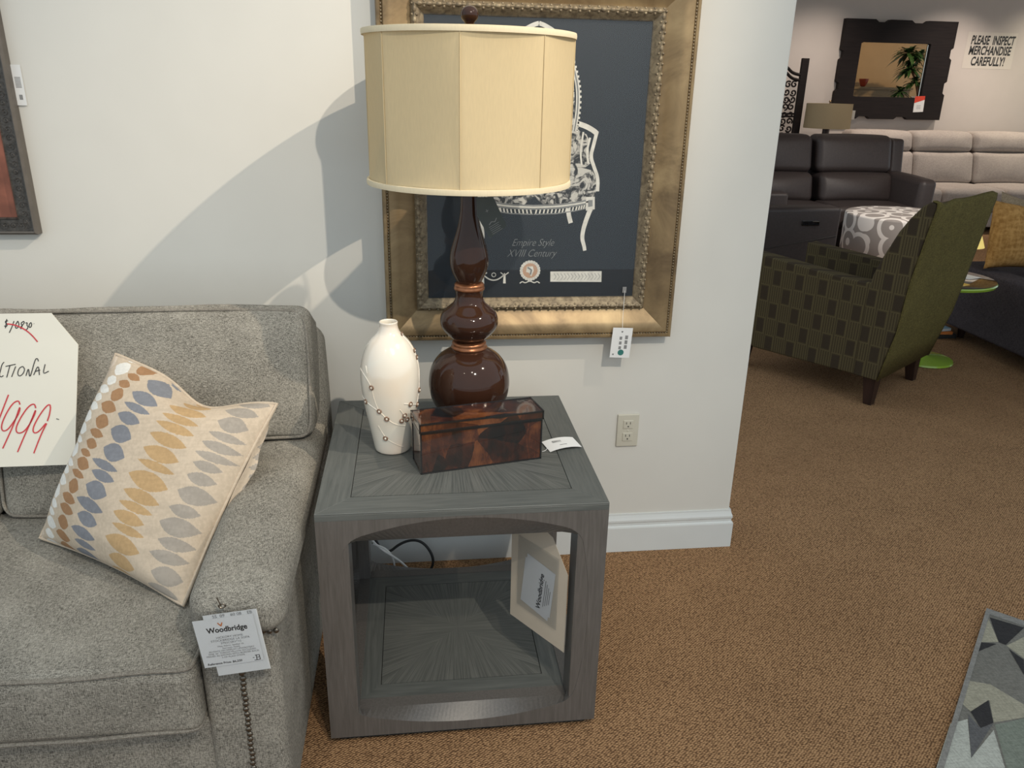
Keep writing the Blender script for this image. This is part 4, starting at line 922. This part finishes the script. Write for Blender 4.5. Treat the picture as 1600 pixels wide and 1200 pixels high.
for x, y in ((3.595, 4.63), (3.55, 3.3), (5.1, 4.6), (5.1, 3.3)): MB().lathe([(.02, 0), (.03, .10), (.03, .135 if x > 3.6 else .10)], 16, (x, y, 0)).build('leg', M['leg_wood'], bs)
def soft_pillow(name, c, w, h, th, mtx, material, label, grp=None, corner=.05):
    def f(u, v, s):
        e = lambda t: max(0, 1 - abs(2 * t - 1) ** 2.4); b = (e(u) * e(v)) ** .55
        x, z = (u - .5) * w, (v - .5) * h; k = 1 - corner * ((4 * u * (1 - u)) * abs(2 * v - 1) ** 4 + (4 * v * (1 - v)) * abs(2 * u - 1) ** 4) * 2
        wr = .012 * noise.noise(Vector((u * 5, v * 3, th * 9))) + .010 * math.sin(u * 19 + v * 4) * v
        # karate chop in the top edge
        z -= .09 * math.exp(-((u - .70) / .16) ** 2) * max(0, v - .45) ** 1.2 * 1.6
        return mtx @ Vector((x * k, -s * (b * th / 2 + wr * b), z * k))
    m = MB(); m.grid(lambda u, v: f(u, v, 1), 40, 40); m.grid(lambda u, v: f(u, v, -1), 40, 40, flip=True)
    o_ = m.build(name, material, angle=80, merge=True); return tag(o_, label, 'pillow', grp)
soft_pillow('throw_pillow', 0, .50, .41, .17, Matrix.Translation((3.715, 4.45, .70)) @ Matrix.Rotation(R(6), 4, 'Z') @ Matrix.Rotation(R(-10), 4, 'X') @ Matrix.Rotation(R(4), 4, 'Y'), M['mustard'], 'mustard velvet throw pillow with a creased top on the slate sofa')
soft_pillow('throw_pillow', 0, .50, .42, .14, Matrix.Translation((3.93, 4.69, .69)) @ Matrix.Rotation(R(8), 4, 'Z') @ Matrix.Rotation(R(-14), 4, 'X') @ Matrix.Rotation(R(12), 4, 'Y'), M['taupe'], 'plain taupe throw pillow tucked behind the mustard one')

# ------------------------------------------------------------------ ottoman
ot = thing('ottoman', (4.44, 6.74, 0), 'round ottoman in white and grey circle print before the dark leather sofa', 'ottoman')
MB().lathe([(.505, .05), (.528, .08), (.53, .30), (.53, .478), (.526, .488), (.515, .494), (.45, .502), (.25, .512), (.02, .515)], 72, (4.44, 6.74, 0)).build('cushion', M['circles'], ot, angle=60)
MB().lathe([(.47, .0), (.47, .052)], 48, (4.44, 6.74, 0)).build('base', M['black_wood'], ot)

# ------------------------------------------------------------------ dark leather sofa and recliner
ls = thing('sofa', (4.2, 7.9, 0), 'dark brown leather high-back sofa behind the round ottoman', 'sofa'); Lm = M['leather']
for xa, xb in ((3.20, 4.06), (4.075, 4.925)):
    tl_ = lambda p: p + Vector((0, (p.z - .45) * .22, 0))
    mb = MB(); mb.rbox(xa + .015, xb - .015, 7.78, 8.06, .74, 1.105, .07, (0, 0, .03, 0, 0, .01), seg=8, deform=tl_); mb.build('headrest', Lm, ls)
    mb = MB(); mb.rbox(xa + .03, xb - .03, 7.72, 8.0, .46, .745, .06, (0, 0, .06, 0, 0, .01), seg=8, deform=tl_); mb.build('lumbar_cushion', Lm, ls)
    mb = MB(); mb.rbox(xa, xb, 7.30, 7.85, .26, .475, .05, (0, 0, .01, 0, 0, .02), seg=8); mb.build('seat_cushion', Lm, ls)
mb = MB(); mb.rbox(3.15, 4.98, 8.0, 8.26, .1, 1.07, .04, seg=6, deform=lambda p: p + Vector((0, (p.z - .45) * .16, 0))); mb.build('back_frame', Lm, ls)
mb = MB(); mb.rbox(3.15, 4.95, 7.34, 8.1, .05, .28, .02, seg=4); mb.build('base', Lm, ls)
mb = MB(); mb.rbox(4.915, 5.055, 7.86, 8.2, .5, 1.075, .03, (0, 0, .01, 0, 0, 0), seg=5, deform=lambda p: p + Vector((0, (p.z - .45) * .16, 0))); mb.build('wing', Lm, ls)
mb = MB(); mb.rbox(4.86, 5.03, 7.27, 8.05, .05, .735, .05, (.02, .01, .01, 0, 0, .01), seg=8, deform=lambda p: p + Vector((.05 * (p.z - .4), 0, .035 * (p.y - 7.3)))); mb.build('arm', Lm, ls)
rc = thing('recliner', (2.9, 6.5, 0), 'dark leather recliner, its flat side with a power switch towards the armchair', 'recliner')
mb = MB(); mb.rbox(2.38, 3.39, 6.0, 6.2, .05, .648, .03, (0, 0, .005, 0, 0, .008), seg=8, deform=lambda p: p + Vector((0, 0, .012 * (p.x - 3)))); am = mb.build('arm', Lm, rc)
mb = MB(); mb.tube([(2.41, 5.9975, .31), (2.8, 5.9945, .33), (3.2, 5.9945, .40), (3.37, 5.9975, .43)], .003, 6); mb.build('seam', M['slot'], am)
mb = MB(); mb.rbox(3.06, 3.205, 5.985, 6.0, .512, .552, .004, seg=2); cp = mb.build('control_panel', M['lacquer'], am)
mb = MB(); mb.rbox(3.145, 3.2, 5.981, 5.986, .540, .548, .002, seg=1); mb.build('switch', M['nail'], cp)
mb = MB(); mb.rbox(2.62, 3.40, 6.2, 6.95, .15, .47, .05, (0, .01, 0, 0, 0, .02), seg=6); mb.build('seat_cushion', Lm, rc)
mb = MB(); mb.rbox(2.38, 2.62, 6.2, 6.95, .15, 1.02, .06, (0, .04, 0, 0, 0, .01), seg=6, deform=lambda p: p - Vector(((p.z - .45) * .2, 0, 0))); mb.build('backrest', Lm, rc)
mb = MB(); mb.rbox(2.38, 3.39, 6.95, 7.15, .05, .648, .03, seg=6); mb.build('arm', Lm, rc)
mb = MB(); mb.rbox(2.42, 3.34, 6.05, 7.1, 0, .16, .01, seg=2); mb.build('base', Lm, rc)

# ------------------------------------------------------------------ pale grey sofa along the far wall
gs = thing('sofa', (6.6, 9.2, 0), 'long pale grey sofa with cushioned headrests under the black mirror', 'sofa'); Gm = M['grey_uph']
for xa, xb in ((5.22, 6.03), (6.035, 6.82), (6.825, 7.65), (7.655, 8.5)):
    tl_ = lambda p: p + Vector((0, (p.z - .5) * .22, 0))
    mb = MB(); mb.rbox(xa, xb, 9.20, 9.50, .855, 1.09, .07, (0, 0, .04, 0, 0, .015), seg=8, deform=tl_); mb.build('headrest', Gm, gs)
    mb = MB(); mb.rbox(xa, xb, 9.18, 9.52, .50, .862, .05, (0, 0, .05, 0, 0, 0), seg=8, deform=tl_); mb.build('back_cushion', Gm, gs)
    mb = MB(); mb.rbox(xa, xb, 8.55, 9.26, .24, .50, .06, (0, 0, .02, 0, 0, .03), seg=8); mb.build('seat_cushion', Gm, gs)
mb = MB(); mb.rbox(5.2, 8.52, 8.62, 9.62, .06, .26, .02, seg=4); mb.build('base', Gm, gs)
mb = MB(); mb.rbox(5.2, 8.52, 9.5, 9.75, .2, .99, .05, seg=4, deform=lambda p: p + Vector((0, (p.z - .5) * .2, 0))); mb.build('back_frame', Gm, gs)
mb = MB(); mb.rbox(5.04, 5.215, 8.56, 9.60, .06, .62, .05, seg=6); mb.build('arm', Gm, gs)

# ------------------------------------------------------------------ mirror with a stepped frame
mr = thing('wall_mirror', (5.98, 9.99, 1.78), 'square mirror in a thick black frame with a notched outline on the far wall', 'mirror')
X0, X1m, Z0, Z1 = 5.25, 6.713, 1.209, 2.357; IX0, IX1, IZ0, IZ1 = 5.49, 6.404, 1.472, 2.10
def notch(a, b, f1, f2, d, sl):
    """points along edge a-b with two shallow notches cut inwards by d"""
    a, b = Vector(a), Vector(b); t = b - a; nrm_ = Vector((-t.y, t.x)).normalized(); o_ = [a]
    for s, e in (f1, f2): o_ += [a + t * s, a + t * (s + sl) + nrm_ * d, a + t * (e - sl) + nrm_ * d, a + t * e]
    return [(p.x, p.y) for p in o_]
ring = notch((X0, Z0), (X1m, Z0), (.22, .35), (.57, .70), .03, .025) + notch((X1m, Z0), (X1m, Z1), (.26, .40), (.62, .74), .03, .02) + notch((X1m, Z1), (X0, Z1), (.27, .42), (.61, .74), .03, .03) + notch((X0, Z1), (X0, Z0), (.30, .40), (.62, .72), .03, .02)
fm = MB(); YM = 9.99
inn = [(IX0, IZ0), (IX1, IZ0), (IX1, IZ1), (IX0, IZ1)]
def ringface(mb, y, out_pts, in_pts):
    """fill between outline and the rectangular opening"""
    n_ = len(out_pts); o_ = [(x, y, z) for x, z in out_pts]; c_ = (sum(p[0] for p in in_pts) / 4, sum(p[1] for p in in_pts) / 4)
    def proj_(p):
        dx, dz = p[0] - c_[0], p[1] - c_[1]; k = min((IX1 - IX0) / 2 / abs(dx) if dx else 9, (IZ1 - IZ0) / 2 / abs(dz) if dz else 9); return (c_[0] + dx * k, y, c_[1] + dz * k)
    P = []
    for i in range(n_):
        a_, b_2 = out_pts[i], out_pts[(i + 1) % n_]
        for s in range(6): P.append((a_[0] + (b_2[0] - a_[0]) * s / 6, a_[1] + (b_2[1] - a_[1]) * s / 6))
    q_ = [(x, y, z) for x, z in P] + [proj_(p) for p in P]; m__ = len(P)
    mb.add(q_, [(i, (i + 1) % m__, m__ + (i + 1) % m__, m__ + i) for i in range(m__)]); return P
P = ringface(fm, YM - .07, ring, inn)
fm.add([(x, YM - .07, z) for x, z in ring] + [(x, YM, z) for x, z in ring], [(i, (i + 1) % len(ring), len(ring) + (i + 1) % len(ring), len(ring) + i) for i in range(len(ring))])
fm.add([(x, YM - .07, z) for x, z in inn] + [(x, YM - .02, z) for x, z in inn], [(i, (i + 1) % 4, 4 + (i + 1) % 4, 4 + i) for i in range(4)])
fm.build('frame', M['black_wood'], mr, smooth=False)
mb = MB(); mb.box(IX0 - .03, IX1 + .03, YM - .03, YM - .015, IZ0 - .03, IZ1 + .03); mb.build('mirror_glass', M['mirror'], mr, smooth=False)
mb = MB()
for k, (xa, xb, za, zb) in enumerate(((IX0, IX1, IZ0, IZ0 + .012), (IX0, IX1, IZ1 - .012, IZ1), (IX0, IX0 + .012, IZ0, IZ1), (IX1 - .012, IX1, IZ0, IZ1))): mb.box(xa, xb, YM - .036, YM - .028, za, zb)
mb.build('bevel_strip', M['mirror'], mr, smooth=False)
tg = thing('price_tag', (6.39, 9.9, 1.40), 'red and white price tag hanging on the notched black mirror frame', 'tag')
mt = basis((6.392, 9.9165, 1.397), (1, 0, .05), (-.18, 0, 1)); mb = MB(); quad_card(mb, mt, .135, .19, .002, 0)
poly(mb, [(-.0675, .015), (.0675, .05), (.0675, .095), (-.0675, .095)], mt, 1, .001); tag_marks(mb, mt, [(-.03, -.02 - .018 * k, .055, .005) for k in range(3)], 2)
mb.build('card', [M['card'], M['red_card'], M['grey_ink']], tg, smooth=False)

# poster
ps = thing('poster', (7.25, 9.99, 2.04), 'printed card on the far wall asking to inspect merchandise', 'sign')
mt = basis((7.262, 9.9985, 2.045), (1, 0, 0), (0, 0, 1)); mb = MB(); quad_card(mb, mt, .675, .425, .002, 0)
mb.build('card', plain('grey_poster_card', (.62, .57, .51, 1), .7, var=.01), ps, smooth=False)
mb = MB()
for ln, dz, sx, dx in (('PLEASE  INSPECT', .115, .555, .015), ('MERCHANDISE', -.005, .60, .0), ('CAREFULLY!', -.13, .59, .0)): text_mesh(mb, ln, .142, mt @ Matrix.Translation((dx, dz, .001)), .12, sx=sx, bold=.0045, mi=0)
mb.build('lettering', M['ink'], ps, smooth=False)

# ------------------------------------------------------------------ carved screen, lamp and its table behind the leather sofa
cs = thing('folding_screen', (4.4, 9.6, 0), 'tall dark carved wood screen beside the taupe drum lamp', 'screen')
mb = MB(); mb.box(4.60, 4.685, 9.575, 9.625, 0, 1.885); mb.build('post', M['black_wood'], cs, bevel=.006)
mb = MB(); mb.box(3.93, 4.0, 9.575, 9.625, 0, 1.885); mb.build('post', M['black_wood'], cs, bevel=.006)
rn = random.Random(5); mb = MB()
top = smooth_path([(4.0, 9.6, 1.70), (4.10, 9.6, 1.72), (4.18, 9.6, 1.79), (4.30, 9.6, 1.835), (4.42, 9.6, 1.79), (4.50, 9.6, 1.72), (4.60, 9.6, 1.70)], 2)
for hh in (0, -.06): mb.tube([p + Vector((0, 0, hh)) for p in top], .018, 8)
for z in (1.25, 1.22, .78, .2): mb.box(4.0, 4.6, 9.585, 9.615, z, z + .022)
for zc in [.26 + .083 * i for i in range(18)]:
    for xc in [4.05 + .083 * i for i in range(7)]:
        if zc > 1.70: continue
        if zc > 1.64 and abs(xc - 4.3) > .16: continue
        r_ = .040; x_, z_ = xc + rn.uniform(-.006, .006), zc + rn.uniform(-.006, .006); a0 = rn.uniform(0, 6.28)
        mb.tube([(x_ + r_ * (1 - .72 * k / 13) * math.cos(a0 + k * .55), 9.6, z_ + r_ * (1 - .72 * k / 13) * math.sin(a0 + k * .55)) for k in range(14)], .0105, 5)
mb.build('carved_panel', M['black_wood'], cs)
et = thing('console_table', (4.88, 9.3, 0), 'dark side table behind the leather sofa carrying the taupe lamp', 'table')
mb = MB(); mb.rbox(4.70, 5.01, 9.02, 9.5, .55, .59, .006, seg=2); mb.build('tabletop', M['black_wood'], et)
for x in (4.73, 4.95):
    for y in (9.06, 9.46): mb = MB(); mb.box(x, x + .04, y - .02, y + .02, 0, .551); mb.build('leg', M['black_wood'], et, smooth=False)
fl = thing('table_lamp', (4.875, 9.3, .59), 'table lamp with a plain taupe drum shade in front of the far wall', 'lamp'); c = (4.875, 9.3, 0)
MB().lathe([(.09, .59), (.095, .61), (.05, .63), (.045, .80), (.04, 1.06), (.04, 1.13), (.012, 1.15), (.010, 1.20)], 24, c).build('base', M['leg_wood'], fl)
MB().lathe([(.262, 1.115), (.258, 1.39), (.255, 1.39), (.259, 1.115)], 48, c, cap=False).build('shade', M['shade_far'], fl)
MB().lathe([(.006, 1.20), (.006, 1.40), (.016, 1.415), (.004, 1.43)], 12, c).build('finial', M['gold'], fl)
mb = MB(); quad_card(mb, basis((5.142, 9.24, 1.27), (.4, -1, 0), (0, 0, 1)), .07, .10, .001); tg = tag(mb.build('price_tag', M['card'], smooth=False), 'tiny cream price tag on the taupe drum lamp shade', 'tag')

# ------------------------------------------------------------------ what the mirror reflects
cb = thing('cabinet', (9.4, 3.42, 0), 'tall washed wood cabinet reflected in the notched mirror', 'cabinet')
mb = MB(); mb.box(8.9, 10.25, 3.21, 3.62, 0, 1.60); mb.build('body', M['cabinet'], cb, smooth=False)
mb = MB(); mb.box(8.86, 10.29, 3.205, 3.66, 1.60, 1.645); mb.build('cornice', M['cabinet'], cb, smooth=False)
for z in (1.52, 1.44, 1.2): mb = MB(); mb.box(8.93, 10.22, 3.62, 3.626, z - .19, z - .01) if z < 1.4 else mb.box(8.93, 10.22, 3.62, 3.626, z, z + .06); mb.build('drawer_front', M['cabinet'], cb, smooth=False)
MB().lathe([(.03, 1.645), (.05, 1.66), (.085, 1.75), (.095, 1.80), (.088, 1.80), (.045, 1.67)], 24, (9.30, 3.44, 0)).build('bowl', M['terracotta'])
tag(bpy.data.objects['bowl'], 'red bowl on the cabinet, seen only in the mirror', 'bowl')
pl = thing('potted_plant', (9.75, 4.7, 0), 'leafy green potted plant reflected in the notched mirror', 'plant')
MB().lathe([(.14, 0), (.19, .30), (.2, .34), (.18, .34), (.17, .30)], 28, (9.75, 4.7, 0)).build('pot', M['terracotta'], pl)
mb = MB(); mb.tube(smooth_path([(9.75, 4.7, .25), (9.72, 4.72, .9), (9.78, 4.7, 1.4), (9.66, 4.72, 1.72), (9.5, 4.7, 2.0)], 2), .02, 8); mb.tube(smooth_path([(9.74, 4.68, .25), (9.68, 4.66, 1.0), (9.45, 4.68, 1.5)], 2), .017, 8); mb.build('trunk', M['trunk'], pl)
mb = MB(); rn = random.Random(11)
for (hx, hz, n_, ln) in ((9.40, 2.25, 80, .36), (9.50, 1.98, 80, .34), (9.38, 1.56, 50, .28), (9.64, 1.74, 50, .30), (9.62, 2.2, 60, .34)):
    for k in range(n_):
        a, e = rn.uniform(0, 6.28), rn.uniform(-.3, 1.1); d = Vector((math.cos(a) * math.cos(e), math.sin(a) * math.cos(e), math.sin(e))); b = Vector((hx, 4.7, hz)); l = ln * rn.uniform(.6, 1.1); w = d.cross(Vector((0, 0, 1))).normalized() * .03
        pth = [b + d * l * t - Vector((0, 0, 1)) * .35 * l * (t ** 2) * 1.5 for t in (0, .35, .7, 1)]
        mb.add([pth[0] - w * .3, pth[0] + w * .3, pth[1] - w, pth[1] + w, pth[2] - w * .9, pth[2] + w * .9, pth[3]], [(0, 1, 3, 2), (2, 3, 5, 4), (4, 5, 6)])
mb.build('foliage', M['leaf'], pl)

# ------------------------------------------------------------------ lights: the shop's spots, added fills and the soft glow of the hall
def spot(name, loc, tgt, w, col, ang=70, blend=.5, r=.02):
    d = bpy.data.lights.new(name, 'SPOT'); d.energy = w; d.color = col; d.spot_size = R(ang); d.spot_blend = blend; d.shadow_soft_size = r
    o_ = bpy.data.objects.new(name, d); COL.objects.link(o_); o_.location = loc; o_.rotation_euler = (Vector(tgt) - Vector(loc)).to_track_quat('-Z', 'Y').to_euler(); return o_
WARM = (1, .86, .68)
spot('spot_or_fill', (2.22, .62, 3.72), (-.28, 2.3, 1.17), 395, WARM, 34, 1, .018)
spot('spot_or_fill', (1.03, -.94, 3.34), (-.1, 2.2, .95), 262, (1, .91, .77), 50, 1, .02)
spot('spot_or_fill', (-.9, -.6, 3.4), (-.7, 1.3, .4), 30, WARM, 40, 1, .04)
spot('spot_or_fill', (.45, -.5, 3.4), (.8, .9, 0), 95, WARM, 60, 1, .04)
spot('spot_or_fill', (4.2, 7.4, 3.1), (4.6, 10, .8), 50, (1, .84, .70), 60, .9, .03)
spot('spot_or_fill', (6.75, 8.95, 3.15), (6.6, 9.75, 0), 150, (1, .86, .74), 92, .9, .03)
spot('spot_or_fill', (5.0, 8.9, 3.15), (4.9, 9.75, 0), 100, (1, .86, .74), 92, .9, .03)
spot('spot_or_fill', (8.3, 8.9, 3.15), (8.0, 9.9, .4), 130, (1, .90, .70), 95, .9, .03)
spot('spot_or_fill', (4.2, 4.9, 3.1), (4.4, 6.7, .4), 260, (1, .90, .80), 60, .9, .03)  # added fill that brightens the ottoman, not a known lamp
spot('spot_or_fill', (9.2, 6.2, 3.1), (9.4, 3.2, 1.7), 120, (1, .78, .5), 80, .8, .03)  # added warm fill for the wall and plant the mirror reflects
w = bpy.data.worlds.new('hall_glow'); SC.world = w; w.use_nodes = True
w.node_tree.nodes['Background'].inputs[0].default_value = (.82, .93, 1.0, 1); w.node_tree.nodes['Background'].inputs[1].default_value = .88

# ------------------------------------------------------------------ camera
cam = bpy.data.cameras.new('camera'); co = bpy.data.objects.new('camera', cam); COL.objects.link(co)
rt, up, fw = Vector((.99267837, -.11908131, .0202308)), Vector((.02323265, .3526008, .93548539)), Vector((.11853222, .9281661, -.35278577))
co.matrix_world = Matrix(((rt.x, up.x, -fw.x, 0), (rt.y, up.y, -fw.y, 0), (rt.z, up.z, -fw.z, 1.5), (0, 0, 0, 1)))
cam.sensor_width = 36; cam.lens = 1231.9 / 1600 * 36; cam.clip_start = .02; SC.camera = co
vs_ = SC.view_settings; vs_.view_transform = 'Standard'; vs_.look = 'None'; vs_.exposure = 0; vs_.gamma = 1; vs_.use_curve_mapping = False
